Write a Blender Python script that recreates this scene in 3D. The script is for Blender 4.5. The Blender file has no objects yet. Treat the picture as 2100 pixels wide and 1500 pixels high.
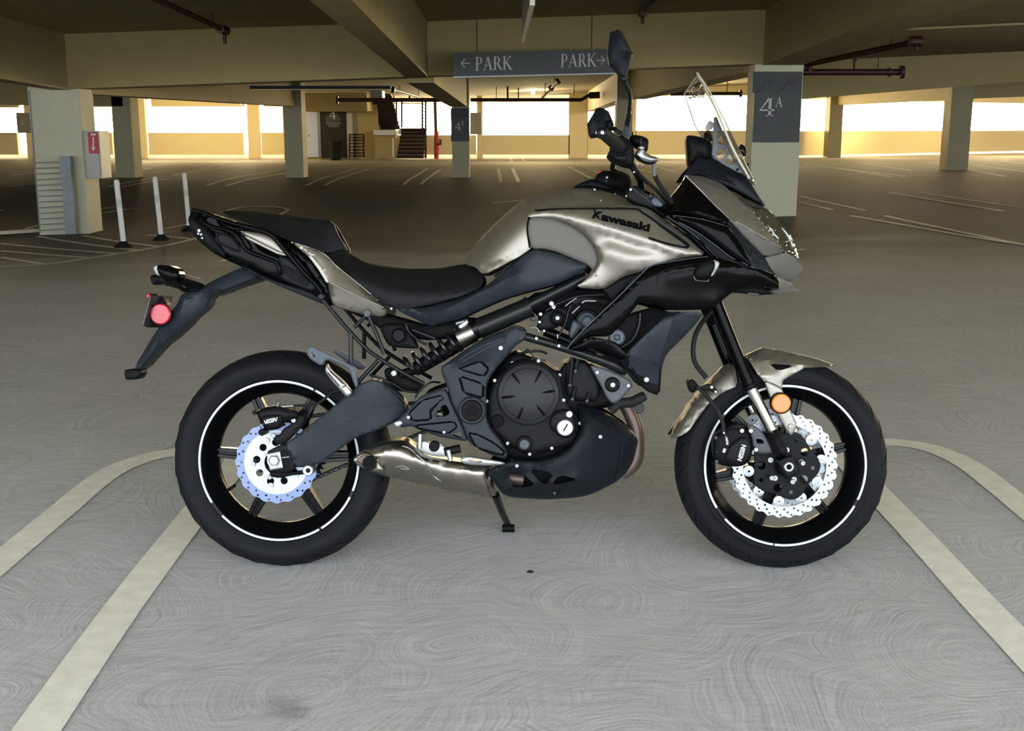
import bpy, bmesh, math, random
import numpy as np
from mathutils import Vector, Matrix
from mathutils.bvhtree import BVHTree
from mathutils.geometry import delaunay_2d_cdt
random.seed(4)
S = bpy.context.scene
COL = S.collection

# ------------------------------------------------------------------ camera, sky, exposure
FPX, CX, CY = 2350.0, 1050.0, 750.0
CAM_H, PITCH = 1.245, math.atan(490.0 / FPX)
cam_data = bpy.data.cameras.new('camera')
cam_data.sensor_fit = 'HORIZONTAL'; cam_data.sensor_width = 36.0
cam_data.lens = 36.0 * FPX / 2100.0
cam_data.clip_start = 0.05; cam_data.clip_end = 500
cam = bpy.data.objects.new('camera', cam_data); COL.objects.link(cam)
cam.location = (0, 0, CAM_H); cam.rotation_euler = (math.pi / 2 - PITCH, 0, 0)
S.camera = cam
S.view_settings.view_transform = 'Standard'; S.view_settings.look = 'None'
S.view_settings.gamma = 1.0; S.view_settings.use_curve_mapping = False
S.view_settings.exposure = 0.0
S.cycles.max_bounces = 8; S.cycles.diffuse_bounces = 5; S.cycles.glossy_bounces = 4
S.cycles.transparent_max_bounces = 8; S.cycles.caustics_reflective = False; S.cycles.caustics_refractive = False
S.cycles.sample_clamp_indirect = 6.0

# evening sky: warm and bright ahead where the sun went down, pale blue behind the camera
SKY_FRONT, SKY_BACK = (1.0, 0.80, 0.46), (0.85, 0.94, 1.03)
SKY_FRONT_STRENGTH, SKY_BACK_STRENGTH = 60.0, 6.2
world = bpy.data.worlds.new('evening_sky'); S.world = world; world.use_nodes = True
wn, wl = world.node_tree.nodes, world.node_tree.links
wn.clear()
w_out = wn.new('ShaderNodeOutputWorld'); w_bg = wn.new('ShaderNodeBackground')
w_tc = wn.new('ShaderNodeTexCoord'); w_sep = wn.new('ShaderNodeSeparateXYZ')
w_map = wn.new('ShaderNodeMapRange'); w_map.interpolation_type = 'SMOOTHSTEP'
w_map.inputs['From Min'].default_value = 0.0; w_map.inputs['From Max'].default_value = 0.95
w_mix = wn.new('ShaderNodeMix'); w_mix.data_type = 'RGBA'
w_mix.inputs['A'].default_value = tuple(c * SKY_BACK_STRENGTH for c in SKY_BACK) + (1,)
w_mix.inputs['B'].default_value = tuple(c * SKY_FRONT_STRENGTH for c in SKY_FRONT) + (1,)
wl.new(w_tc.outputs['Generated'], w_sep.inputs[0]); wl.new(w_sep.outputs['Y'], w_map.inputs['Value'])
wl.new(w_map.outputs[0], w_mix.inputs['Factor'])
wl.new(w_mix.outputs['Result'], w_bg.inputs['Color'])
wl.new(w_bg.outputs[0], w_out.inputs[0])

# ------------------------------------------------------------------ measuring: photo pixel -> world point
CP, SP = math.cos(PITCH), math.sin(PITCH)
CAMV = Vector((0, 0, CAM_H))
def ray(px, py):
    a, b = (px - CX) / FPX, (py - CY) / FPX
    return Vector((a, CP - b * SP, -SP - b * CP))
def on_y(px, py, Y):
    d = ray(px, py); return CAMV + d * (Y / d.y)
def on_z(px, py, z):
    d = ray(px, py); return CAMV + d * ((z - CAM_H) / d.z)
def smooth(t):
    t = max(0.0, min(1.0, t)); return t * t * (3 - 2 * t)
def floor_z(x, y):
    dip = -0.24 + 0.025 * (max(-11, min(8, x)) + 1.5)
    return dip * smooth((y - 6) / 11.0) * (1 - smooth((y - 18.5) / 10.0))
def ground(px, py):
    z = 0.0
    for _ in range(30):
        p = on_z(px, py, z); z = 0.5 * z + 0.5 * floor_z(p.x, p.y)
    return p

# ------------------------------------------------------------------ materials
def mat(name, color, rough=0.5, metal=0.0, coat=0.0, noise=0.0, nscale=30.0, bump=0.0, bscale=200.0, emit=None, spec=0.5):
    m = bpy.data.materials.new(name); m.use_nodes = True
    nt = m.node_tree; b = nt.nodes['Principled BSDF']
    b.inputs['Base Color'].default_value = (*color, 1)
    b.inputs['Roughness'].default_value = rough; b.inputs['Metallic'].default_value = metal
    b.inputs['Coat Weight'].default_value = coat; b.inputs['Coat Roughness'].default_value = 0.05
    b.inputs['Specular IOR Level'].default_value = spec
    tc = nt.nodes.new('ShaderNodeTexCoord')
    if noise:
        n = nt.nodes.new('ShaderNodeTexNoise'); n.inputs['Scale'].default_value = nscale; n.inputs['Detail'].default_value = 5
        r = nt.nodes.new('ShaderNodeMapRange')
        r.inputs['To Min'].default_value = 1 - noise; r.inputs['To Max'].default_value = 1 + noise
        x = nt.nodes.new('ShaderNodeMix'); x.data_type = 'RGBA'; x.blend_type = 'MULTIPLY'; x.inputs['Factor'].default_value = 1
        x.inputs['A'].default_value = (*color, 1)
        nt.links.new(tc.outputs['Object'], n.inputs['Vector']); nt.links.new(n.outputs['Fac'], r.inputs['Value'])
        nt.links.new(r.outputs[0], x.inputs['B']); nt.links.new(x.outputs['Result'], b.inputs['Base Color'])
    if bump:
        n = nt.nodes.new('ShaderNodeTexNoise'); n.inputs['Scale'].default_value = bscale; n.inputs['Detail'].default_value = 3
        bp = nt.nodes.new('ShaderNodeBump'); bp.inputs['Strength'].default_value = bump; bp.inputs['Distance'].default_value = 0.002
        nt.links.new(tc.outputs['Object'], n.inputs['Vector']); nt.links.new(n.outputs['Fac'], bp.inputs['Height'])
        nt.links.new(bp.outputs[0], b.inputs['Normal'])
    if emit:
        b.inputs['Emission Color'].default_value = (*emit[:3], 1); b.inputs['Emission Strength'].default_value = emit[3]
    return m

M = {}
M['parapet'] = mat('flare_brightened_wall_paint', (0.86, 0.72, 0.40), 0.8, noise=0.05, nscale=3)  # cream wall paint, lightened to imitate flare around the openings
M['cream'] = mat('cream_painted_concrete', (0.385, 0.30, 0.125), 0.8, noise=0.10, nscale=3, bump=0.25, bscale=60)
M['ceil'] = mat('bare_ceiling_concrete', (0.34, 0.28, 0.13), 0.85, noise=0.15, nscale=2, bump=0.2, bscale=40)
M['column'] = mat('pale_column_paint', (0.56, 0.53, 0.37), 0.75, noise=0.06, nscale=4, bump=0.2, bscale=60)
M['line'] = mat('worn_white_road_paint', (0.75, 0.73, 0.655), 0.6, noise=0.22, nscale=18, bump=0.3, bscale=150)
M['sign'] = mat('slate_grey_sign_paint', (0.056, 0.061, 0.059), 0.6, noise=0.05)
M['sign_dark'] = mat('dark_slate_sign_paint', (0.041, 0.045, 0.043), 0.6)
M['sign_flared'] = mat('flare_lightened_sign_paint', (0.30, 0.29, 0.22), 0.6)  # slate sign paint, lightened to imitate window flare
M['capgrey'] = mat('blue_grey_cap', (0.09, 0.105, 0.13), 0.45)
M['lobby'] = mat('dark_lobby_wall_paint', (0.022, 0.021, 0.016), 0.7, spec=0.2)
M['dimcolumn'] = mat('dimmed_column_paint', (0.40, 0.36, 0.22), 0.8, noise=0.06, nscale=4)  # same column paint, darkened to imitate the dimmer light on far columns
M['nosing'] = mat('brown_stair_nosing', (0.16, 0.10, 0.05), 0.6)  # lighter brown than the steps
M['letter'] = mat('pale_sign_lettering', (0.55, 0.55, 0.50), 0.6)
M['pipe'] = mat('dark_red_pipe_paint', (0.055, 0.012, 0.008), 0.5)
M['redpipe'] = mat('bright_red_pipe_paint', (0.55, 0.03, 0.02), 0.5)
M['galv'] = mat('galvanised_steel', (0.20, 0.22, 0.22), 0.55, metal=0.6, noise=0.3, nscale=25)
M['white'] = mat('white_plastic', (0.72, 0.71, 0.66), 0.55, noise=0.05)
M['cabinet'] = mat('cabinet_grey_cream_enamel', (0.42, 0.41, 0.35), 0.5, noise=0.08, nscale=10)
M['redsign'] = mat('red_sign_print', (0.5, 0.02, 0.03), 0.5)
M['blackrub'] = mat('black_rubber_base', (0.006, 0.006, 0.006), 0.7, spec=0.25)
M['stair'] = mat('brown_stair_steel', (0.03, 0.016, 0.008), 0.6, spec=0.2)
M['steeldoor'] = mat('brushed_steel_door', (0.42, 0.40, 0.36), 0.35, metal=0.8)
M['lampglass'] = mat('lamp_lens', (0.9, 0.85, 0.7), 0.4, emit=(1, 0.85, 0.6, 1.5))

M['satin'] = mat('satin_titanium_paint', (0.27, 0.247, 0.21), 0.43, metal=0.82, noise=0.02, nscale=300)
M['satin_shaded'] = mat('shaded_satin_titanium_paint', (0.135, 0.125, 0.11), 0.55, metal=0.35, spec=0.3, noise=0.02, nscale=300)  # same titanium paint with shade put into its colour
M['graphite'] = mat('graphite_plastic', (0.013, 0.0165, 0.021), 0.45, noise=0.05, nscale=200, bump=0.1, bscale=700, spec=0.2)
M['swingarm'] = mat('satin_graphite_swingarm', (0.030, 0.037, 0.045), 0.40, bump=0.08, bscale=500, spec=0.4)
M['clutch'] = mat('dark_grey_clutch_casting', (0.0135, 0.0145, 0.0145), 0.45, bump=0.1, bscale=500, spec=0.22)
M['satin_recess'] = mat('recess_shaded_satin_paint', (0.095, 0.088, 0.076), 0.55, metal=0.3, spec=0.3)  # tank's titanium paint with the shade of the recess in its colour
M['gloss'] = mat('gloss_black_paint', (0.0012, 0.0012, 0.0014), 0.11, spec=0.08)
M['matte'] = mat('matte_black_plastic', (0.0065, 0.0082, 0.0108), 0.46, noise=0.05, nscale=200, bump=0.12, bscale=700, spec=0.12)
M['darkplastic'] = mat('deep_black_plastic', (0.0025, 0.0027, 0.003), 0.5, spec=0.09)
M['engine'] = mat('black_engine_casting', (0.004, 0.0044, 0.005), 0.45, bump=0.15, bscale=500, spec=0.11)
M['casting'] = mat('grey_cast_bracket', (0.035, 0.04, 0.046), 0.45, metal=0.2, bump=0.1, bscale=400)
M['seat'] = mat('black_vinyl_seat', (0.006, 0.0065, 0.0075), 0.6, bump=0.3, bscale=600, spec=0.18)
M['frame'] = mat('black_frame_paint', (0.005, 0.006, 0.006), 0.3, spec=0.24)
M['chrome'] = mat('polished_fork_steel', (0.62, 0.60, 0.56), 0.2, metal=1.0)
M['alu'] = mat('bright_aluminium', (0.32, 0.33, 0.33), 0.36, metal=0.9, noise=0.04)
M['bolt'] = mat('bright_bolt_steel', (0.28, 0.28, 0.28), 0.38, metal=0.8)
M['disc'] = mat('brake_disc_steel', (0.36, 0.385, 0.42), 0.42, metal=0.75, noise=0.04, nscale=60)
M['disc_sky'] = mat('sky_tinted_brake_disc_steel', (0.15, 0.19, 0.32), 0.42, metal=0.7, noise=0.05, nscale=60)  # disc steel with the sky's blue reflection put into its colour
M['exhaust'] = mat('brushed_exhaust_steel', (0.30, 0.275, 0.24), 0.34, metal=1.0, noise=0.12, nscale=14)
M['header'] = mat('heat_browned_pipe', (0.10, 0.070, 0.058), 0.45, metal=0.6, noise=0.2, nscale=10)
M['screenrim'] = mat('polished_acrylic_edge', (0.42, 0.38, 0.30), 0.25)
M['stripe'] = mat('white_rim_tape', (0.50, 0.52, 0.54), 0.4)
M['red'] = mat('red_reflector', (0.42, 0.010, 0.026), 0.25, coat=0.2, noise=0.15, nscale=120, emit=None)
M['orange'] = mat('orange_reflector', (0.62, 0.17, 0.006), 0.25, coat=0.2, noise=0.15, nscale=90)
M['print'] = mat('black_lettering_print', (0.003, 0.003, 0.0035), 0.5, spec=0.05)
M['greyprint'] = mat('faint_grey_print', (0.13, 0.12, 0.10), 0.4, metal=0.4)
M['whiteprint'] = mat('white_lettering_print', (0.6, 0.6, 0.6), 0.5)
M['rim'] = mat('gloss_black_rim', (0.0025, 0.0025, 0.0028), 0.25, spec=0.2)
M['spring'] = mat('black_spring_steel', (0.006, 0.006, 0.0065), 0.25, spec=0.4)
M['lens'] = mat('smoked_headlight_lens', (0.03, 0.028, 0.022), 0.05, coat=1.0)
M['peg'] = mat('worn_footpeg_metal', (0.28, 0.27, 0.26), 0.45, metal=0.7)
M['bluegrey'] = mat('blue_grey_bracket_paint', (0.04, 0.05, 0.066), 0.5)
M['clearlens'] = mat('clear_signal_lens', (0.25, 0.25, 0.24), 0.15, coat=0.6)

# tyre rubber: dark grooves run across the tread only
def tyre_material():
    m = mat('tyre_rubber', (0.0058, 0.0064, 0.008), 0.66, spec=0.14)
    nt = m.node_tree; b = nt.nodes['Principled BSDF']
    tc = nt.nodes.new('ShaderNodeTexCoord'); n = nt.nodes.new('ShaderNodeTexNoise'); n.inputs['Scale'].default_value = 90
    bp = nt.nodes.new('ShaderNodeBump'); bp.inputs['Strength'].default_value = 0.15; bp.inputs['Distance'].default_value = 0.002
    nt.links.new(tc.outputs['Object'], n.inputs['Vector']); nt.links.new(n.outputs['Fac'], bp.inputs['Height'])
    nt.links.new(bp.outputs[0], b.inputs['Normal'])
    return m
M['tyre'] = tyre_material()

def glass_material():
    m = bpy.data.materials.new('clear_windscreen'); m.use_nodes = True
    nt = m.node_tree; nt.nodes.clear()
    o = nt.nodes.new('ShaderNodeOutputMaterial'); t = nt.nodes.new('ShaderNodeBsdfTransparent'); g = nt.nodes.new('ShaderNodeBsdfGlossy')
    t.inputs['Color'].default_value = (0.93, 0.91, 0.86, 1); g.inputs['Roughness'].default_value = 0.06
    lw = nt.nodes.new('ShaderNodeLayerWeight'); lw.inputs['Blend'].default_value = 0.35
    mr = nt.nodes.new('ShaderNodeMapRange'); mr.inputs['To Min'].default_value = 0.06; mr.inputs['To Max'].default_value = 0.75
    x = nt.nodes.new('ShaderNodeMixShader')
    nt.links.new(lw.outputs['Fresnel'], mr.inputs['Value']); nt.links.new(mr.outputs[0], x.inputs[0])
    nt.links.new(t.outputs[0], x.inputs[1]); nt.links.new(g.outputs[0], x.inputs[2]); nt.links.new(x.outputs[0], o.inputs[0])
    return m
M['glass'] = glass_material()

# floor: swirl-finished concrete, arcs of fine grooves, stains
STAIN_AT = tuple(on_z(592, 1438, 0) + Vector((.175, .175, 0)))
def floor_material():
    m = bpy.data.materials.new('swirl_finished_concrete'); m.use_nodes = True
    nt = m.node_tree; b = nt.nodes['Principled BSDF']; N = nt.nodes.new; L = nt.links.new
    tc = N('ShaderNodeTexCoord')
    warp = N('ShaderNodeTexNoise'); warp.inputs['Scale'].default_value = 1.6; warp.inputs['Detail'].default_value = 2
    vm = N('ShaderNodeVectorMath'); vm.operation = 'MULTIPLY_ADD'; vm.inputs[1].default_value = (0.35, 0.35, 0)
    L(tc.outputs['Object'], warp.inputs['Vector']); L(warp.outputs['Color'], vm.inputs[0]); L(tc.outputs['Object'], vm.inputs[2])
    def rings(scale, freq, rnd):
        v = N('ShaderNodeTexVoronoi'); v.voronoi_dimensions = '2D'; v.feature = 'F1'; v.inputs['Scale'].default_value = scale
        v.inputs['Randomness'].default_value = rnd
        L(vm.outputs[0], v.inputs['Vector'])
        sp_ = N('ShaderNodeSeparateColor'); L(v.outputs['Color'], sp_.inputs[0])
        a = N('ShaderNodeMath'); a.operation = 'MULTIPLY'; a.inputs[1].default_value = freq; L(v.outputs['Distance'], a.inputs[0])
        sc = N('ShaderNodeSeparateXYZ'); L(tc.outputs['Object'], sc.inputs[0])
        c1_ = N('ShaderNodeMath'); c1_.operation = 'MULTIPLY'; c1_.inputs[1].default_value = 40; L(sp_.outputs[0], c1_.inputs[0])
        c2_ = N('ShaderNodeMath'); c2_.operation = 'MULTIPLY_ADD'; c2_.inputs[1].default_value = 5.0; L(sc.outputs['X'], c2_.inputs[0]); L(c1_.outputs[0], c2_.inputs[2])
        cb = N('ShaderNodeCombineXYZ'); L(a.outputs[0], cb.inputs[0]); L(c2_.outputs[0], cb.inputs[1])
        s = N('ShaderNodeTexNoise'); s.noise_dimensions = '2D'; s.inputs['Scale'].default_value = 1.0; s.inputs['Detail'].default_value = 3; s.inputs['Roughness'].default_value = 0.6; L(cb.outputs[0], s.inputs['Vector'])
        return s
    r1 = rings(1.25, 105, 1.0); r2 = rings(1.9, 75, 0.9)
    blot = N('ShaderNodeTexNoise'); blot.inputs['Scale'].default_value = 2.6; blot.inputs['Detail'].default_value = 4; L(tc.outputs['Object'], blot.inputs['Vector'])
    bm = N('ShaderNodeMapRange'); bm.inputs['From Min'].default_value = 0.40; bm.inputs['From Max'].default_value = 0.60; L(blot.outputs['Fac'], bm.inputs['Value'])
    mx = N('ShaderNodeMix'); mx.data_type = 'FLOAT'; L(bm.outputs[0], mx.inputs['Factor']); L(r1.outputs['Fac'], mx.inputs['A']); L(r2.outputs['Fac'], mx.inputs['B'])
    # streaks stretched along X (broom direction)
    mp = N('ShaderNodeMapping'); mp.inputs['Scale'].default_value = (6, 45, 1); L(vm.outputs[0], mp.inputs['Vector'])
    st = N('ShaderNodeTexNoise'); st.inputs['Scale'].default_value = 1.0; st.inputs['Detail'].default_value = 6; st.inputs['Roughness'].default_value = 0.7; L(mp.outputs[0], st.inputs['Vector'])
    big = N('ShaderNodeTexNoise'); big.inputs['Scale'].default_value = 0.9; big.inputs['Detail'].default_value = 6; L(tc.outputs['Object'], big.inputs['Vector'])
    grit = N('ShaderNodeTexNoise'); grit.inputs['Scale'].default_value = 160; grit.inputs['Detail'].default_value = 3; L(tc.outputs['Object'], grit.inputs['Vector'])
    def madd(a, k, c):
        q = N('ShaderNodeMath'); q.operation = 'MULTIPLY_ADD'; q.inputs[1].default_value = k
        L(a, q.inputs[0])
        if isinstance(c, float): q.inputs[2].default_value = c
        else: L(c, q.inputs[2])
        return q.outputs[0]
    f = madd(mx.outputs['Result'], 0.85, 1.0 - 0.5 * (0.85 + 0.70 + 0.45 + 0.55))
    f = madd(st.outputs['Fac'], 0.70, f); f = madd(big.outputs['Fac'], 0.45, f); f = madd(grit.outputs['Fac'], 0.55, f)
    col = N('ShaderNodeMix'); col.data_type = 'RGBA'; col.blend_type = 'MULTIPLY'; col.inputs['Factor'].default_value = 1
    col.inputs['A'].default_value = (0.425, 0.432, 0.432, 1); L(f, col.inputs['B']); L(col.outputs['Result'], b.inputs['Base Color'])
    # darker, browner tone over the driving aisle beyond the bay
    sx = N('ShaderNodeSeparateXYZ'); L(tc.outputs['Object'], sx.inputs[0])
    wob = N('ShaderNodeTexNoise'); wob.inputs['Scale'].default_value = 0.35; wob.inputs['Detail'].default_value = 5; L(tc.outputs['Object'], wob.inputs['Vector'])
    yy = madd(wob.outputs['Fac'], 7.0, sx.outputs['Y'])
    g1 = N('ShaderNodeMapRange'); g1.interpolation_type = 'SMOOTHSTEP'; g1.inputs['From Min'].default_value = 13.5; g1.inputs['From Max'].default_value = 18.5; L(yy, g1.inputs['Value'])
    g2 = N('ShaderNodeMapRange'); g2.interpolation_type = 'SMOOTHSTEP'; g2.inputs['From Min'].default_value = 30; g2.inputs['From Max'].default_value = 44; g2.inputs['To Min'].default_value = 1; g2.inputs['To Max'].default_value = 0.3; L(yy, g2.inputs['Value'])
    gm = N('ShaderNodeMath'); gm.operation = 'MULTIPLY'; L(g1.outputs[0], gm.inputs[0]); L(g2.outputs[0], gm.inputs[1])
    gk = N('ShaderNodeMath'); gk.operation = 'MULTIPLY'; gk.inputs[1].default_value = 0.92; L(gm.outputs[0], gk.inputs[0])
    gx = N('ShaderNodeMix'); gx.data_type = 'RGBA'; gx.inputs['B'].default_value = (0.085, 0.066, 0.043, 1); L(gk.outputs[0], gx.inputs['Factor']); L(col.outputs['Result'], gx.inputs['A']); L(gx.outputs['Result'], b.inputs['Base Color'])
    # one oil spot in the bay
    sp = N('ShaderNodeVectorMath'); sp.operation = 'DISTANCE'; sp.inputs[1].default_value = STAIN_AT; L(vm.outputs[0], sp.inputs[0])
    sm = N('ShaderNodeMapRange'); sm.interpolation_type = 'SMOOTHSTEP'; sm.inputs['From Min'].default_value = 0.0; sm.inputs['From Max'].default_value = 0.075; sm.inputs['To Min'].default_value = 0.62; sm.inputs['To Max'].default_value = 1.0
    L(sp.outputs['Value'], sm.inputs['Value'])
    sx2 = N('ShaderNodeMix'); sx2.data_type = 'RGBA'; sx2.blend_type = 'MULTIPLY'; sx2.inputs['Factor'].default_value = 1; L(gx.outputs['Result'], sx2.inputs['A']); L(sm.outputs[0], sx2.inputs['B']); L(sx2.outputs['Result'], b.inputs['Base Color'])
    b.inputs['Roughness'].default_value = 0.72; b.inputs['Specular IOR Level'].default_value = 0.35
    h = madd(mx.outputs['Result'], 1.2, st.outputs['Fac'])
    bp = N('ShaderNodeBump'); bp.inputs['Strength'].default_value = 0.25; bp.inputs['Distance'].default_value = 0.004
    L(h, bp.inputs['Height']); L(bp.outputs[0], b.inputs['Normal'])
    return m
M['floor'] = floor_material()

# ------------------------------------------------------------------ object helpers
def link(name, me, material, parent=None, smooth_angle=None):
    o = bpy.data.objects.new(name, me); COL.objects.link(o)
    if material is not None and not me.materials: me.materials.append(material)
    if parent is not None: o.parent = parent
    if smooth_angle is not None:
        me.shade_smooth(); me.set_sharp_from_angle(angle=math.radians(smooth_angle))
    return o
def mesh_obj(name, verts, faces, material, parent=None, smooth_angle=None):
    me = bpy.data.meshes.new(name); me.from_pydata([tuple(v) for v in verts], [], faces); me.validate(); me.update()
    return link(name, me, material, parent, smooth_angle)
def bm_obj(name, bm, material, parent=None, smooth_angle=None, recalc=True):
    if recalc: bmesh.ops.recalc_face_normals(bm, faces=bm.faces)
    me = bpy.data.meshes.new(name); bm.to_mesh(me); bm.free()
    return link(name, me, material, parent, smooth_angle)
def tag(o, label=None, cat=None, group=None, kind=None):
    if label: o['label'] = label
    if cat: o['category'] = cat
    if group: o['group'] = group
    if kind: o['kind'] = kind
    return o
def empty(name, loc=(0, 0, 0), label=None, cat=None, group=None):
    o = bpy.data.objects.new(name, None); COL.objects.link(o); o.location = loc; o.empty_display_size = 0.1
    return tag(o, label, cat, group)
def add_box(bm, lo, hi):
    vs = [bm.verts.new((x, y, z)) for x in (lo[0], hi[0]) for y in (lo[1], hi[1]) for z in (lo[2], hi[2])]
    for f in ((0, 1, 3, 2), (4, 6, 7, 5), (0, 4, 5, 1), (2, 3, 7, 6), (0, 2, 6, 4), (1, 5, 7, 3)): bm.faces.new([vs[i] for i in f])
def add_hex(bm, pts):          # eight corners: bottom ring of four, top ring of four
    vs = [bm.verts.new(p) for p in pts]
    for f in ((3, 2, 1, 0), (4, 5, 6, 7), (0, 1, 5, 4), (1, 2, 6, 5), (2, 3, 7, 6), (3, 0, 4, 7)): bm.faces.new([vs[i] for i in f])
def box(name, lo, hi, material, parent=None, bevel=0.0):
    bm = bmesh.new(); add_box(bm, lo, hi)
    if bevel: bmesh.ops.bevel(bm, geom=list(bm.edges), offset=bevel, segments=2, affect='EDGES', profile=0.5)
    return bm_obj(name, bm, material, parent)
def catmull(pts, n=6, closed=False):
    P = [Vector(p) for p in pts]
    if len(P) < 3: return P
    out = []; m = len(P)
    for i in range(m if closed else m - 1):
        p0 = P[(i - 1) % m] if closed or i > 0 else P[0] * 2 - P[1]
        p1, p2 = P[i], P[(i + 1) % m]
        p3 = P[(i + 2) % m] if closed or i + 2 < m else P[-1] * 2 - P[-2]
        for k in range(n):
            t = k / n
            out.append(0.5 * ((2 * p1) + (p2 - p0) * t + (2 * p0 - 5 * p1 + 4 * p2 - p3) * t * t + (3 * p1 - p0 - 3 * p2 + p3) * t ** 3))
    if not closed: out.append(P[-1])
    return out
def add_tube(bm, pts, r, seg=10, closed=False, caps=True):
    P = [Vector(p) for p in pts]; n = len(P); R = r if isinstance(r, (list, tuple)) else [r] * n
    rings = []; up = None
    for i in range(n):
        a = P[(i - 1) % n] if closed or i > 0 else P[i]; b = P[(i + 1) % n] if closed or i < n - 1 else P[i]
        t = (b - a)
        if t.length < 1e-9: t = Vector((0, 0, 1))
        t.normalize()
        if up is None:
            up = Vector((0, 0, 1)) if abs(t.z) < 0.9 else Vector((1, 0, 0))
        u = up - t * up.dot(t); u.normalize(); v = t.cross(u); up = u
        rings.append([bm.verts.new(P[i] + (u * math.cos(2 * math.pi * k / seg) + v * math.sin(2 * math.pi * k / seg)) * R[i]) for k in range(seg)])
    for i in range(n if closed else n - 1):
        A, B = rings[i], rings[(i + 1) % n]
        for k in range(seg): bm.faces.new((A[k], A[(k + 1) % seg], B[(k + 1) % seg], B[k]))
    if caps and not closed:
        bm.faces.new(rings[0][::-1]); bm.faces.new(rings[-1])
def tube(name, pts, r, material, parent=None, seg=10, spline=0, closed=False):
    if spline: pts = catmull(pts, spline, closed)
    bm = bmesh.new(); add_tube(bm, pts, r, seg, closed)
    return bm_obj(name, bm, material, parent, 40)

# ------------------------------------------------------------------ serif lettering from strokes (unit height)
def _arc(cx, cy, rx, ry, a0, a1, n=14):
    return [(cx + rx * math.cos(math.radians(a0 + (a1 - a0) * i / n)), cy + ry * math.sin(math.radians(a0 + (a1 - a0) * i / n))) for i in range(n + 1)]
def _bowl(cx, cy, rx, ry, th):
    o = _arc(cx, cy, rx, ry, 90, -90); i = _arc(cx, cy, rx - th, ry - 0.045, 90, -90)
    return [(o[k], o[k + 1], i[k + 1], i[k]) for k in range(len(o) - 1)]
def _q(x0, y0, x1, y1, w0, w1=None):     # slanted stem: horizontal widths w0 (at start) and w1 (at end)
    w1 = w0 if w1 is None else w1
    return ((x0 - w0 / 2, y0), (x0 + w0 / 2, y0), (x1 + w1 / 2, y1), (x1 - w1 / 2, y1))
def _serif(x, y, w=0.26, h=0.045): return ((x - w / 2, y), (x + w / 2, y), (x + w / 2, y + h), (x - w / 2, y + h))
GLYPH = {
    'P': (0.62, [_q(.17, 0, .17, 1, .12), _serif(.17, 0), ((.04, .955), (.3, .955), (.3, 1), (.04, 1)), ((.2, .455), (.3, .455), (.3, .5), (.2, .5))] + _bowl(.3, .727, .27, .273, .11)),
    'R': (0.74, [_q(.17, 0, .17, 1, .12), _serif(.17, 0), ((.04, .955), (.3, .955), (.3, 1), (.04, 1)), ((.2, .455), (.34, .455), (.34, .5), (.2, .5)), _q(.36, .48, .66, 0, .14)] + _bowl(.3, .727, .25, .273, .11)),
    'A': (0.80, [_q(.14, 0, .40, 1, .05), _q(.40, 1, .66, 0, .13, .14), _q(.40, .98, .40, 1, .1), ((.22, .33), (.58, .33), (.565, .38), (.235, .38)), _serif(.12, 0, .2), _serif(.68, 0, .24)]),
    'K': (0.80, [_q(.17, 0, .17, 1, .12), _serif(.17, 0), _serif(.17, .955), _q(.24, .46, .60, 1, .06), _q(.32, .56, .68, 0, .15), _serif(.62, .955, .2), _serif(.72, 0, .2)]),
    'B': (0.66, [_q(.17, 0, .17, 1, .12), ((.04, .955), (.3, .955), (.3, 1), (.04, 1)), ((.04, 0), (.3, 0), (.3, .045), (.04, .045)), ((.2, .5), (.3, .5), (.3, .545), (.2, .545))] + _bowl(.3, .76, .22, .24, .1) + _bowl(.3, .27, .27, .27, .11)),
    'C': (0.74, [(a, b, d, c) for (a, b), (c, d) in zip(list(zip(_arc(.42, .5, .38, .52, 45, 315, 24), _arc(.42, .5, .38, .52, 45, 315, 24)[1:])), list(zip(_arc(.46, .5, .30, .47, 45, 315, 24), _arc(.46, .5, .30, .47, 45, 315, 24)[1:])))]),
    '4': (0.80, [_q(.55, 0, .55, 1, .13), ((.03, .27), (.78, .27), (.78, .345), (.03, .345)), ((.03, .30), (.12, .345), (.6, 1), (.49, 1)), _serif(.55, 0, .36)]),
    '<': (0.70, [((.05, .47), (.65, .47), (.65, .53), (.05, .53)), ((.03, .5), (.10, .5), (.36, .8), (.28, .8)), ((.03, .5), (.10, .5), (.36, .2), (.28, .2))]),
    '>': (0.70, [((.05, .47), (.65, .47), (.65, .53), (.05, .53)), ((.60, .5), (.67, .5), (.42, .8), (.34, .8)), ((.60, .5), (.67, .5), (.42, .2), (.34, .2))]),
    ' ': (0.4, []),
}
def lettering(name, text, origin, u, v, material, parent, depth=0.004):
    """flat serif letters: origin = lower left, u = one letter height along the line, v = letter height up"""
    bm = bmesh.new(); x = 0.0; o, u, v = Vector(origin), Vector(u), Vector(v)
    n = u.cross(v).normalized() * depth
    for ch in text:
        adv, quads = GLYPH[ch]
        for q in quads:
            f = [o + u * (x + a) + v * b for a, b in q]
            fr = [bm.verts.new(p + n) for p in f]; bk = [bm.verts.new(p) for p in f]
            bm.faces.new(fr)
            for k in range(4): bm.faces.new((bk[k], bk[(k + 1) % 4], fr[(k + 1) % 4], fr[k]))
        x += adv
    return bm_obj(name, bm, material, parent)
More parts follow.
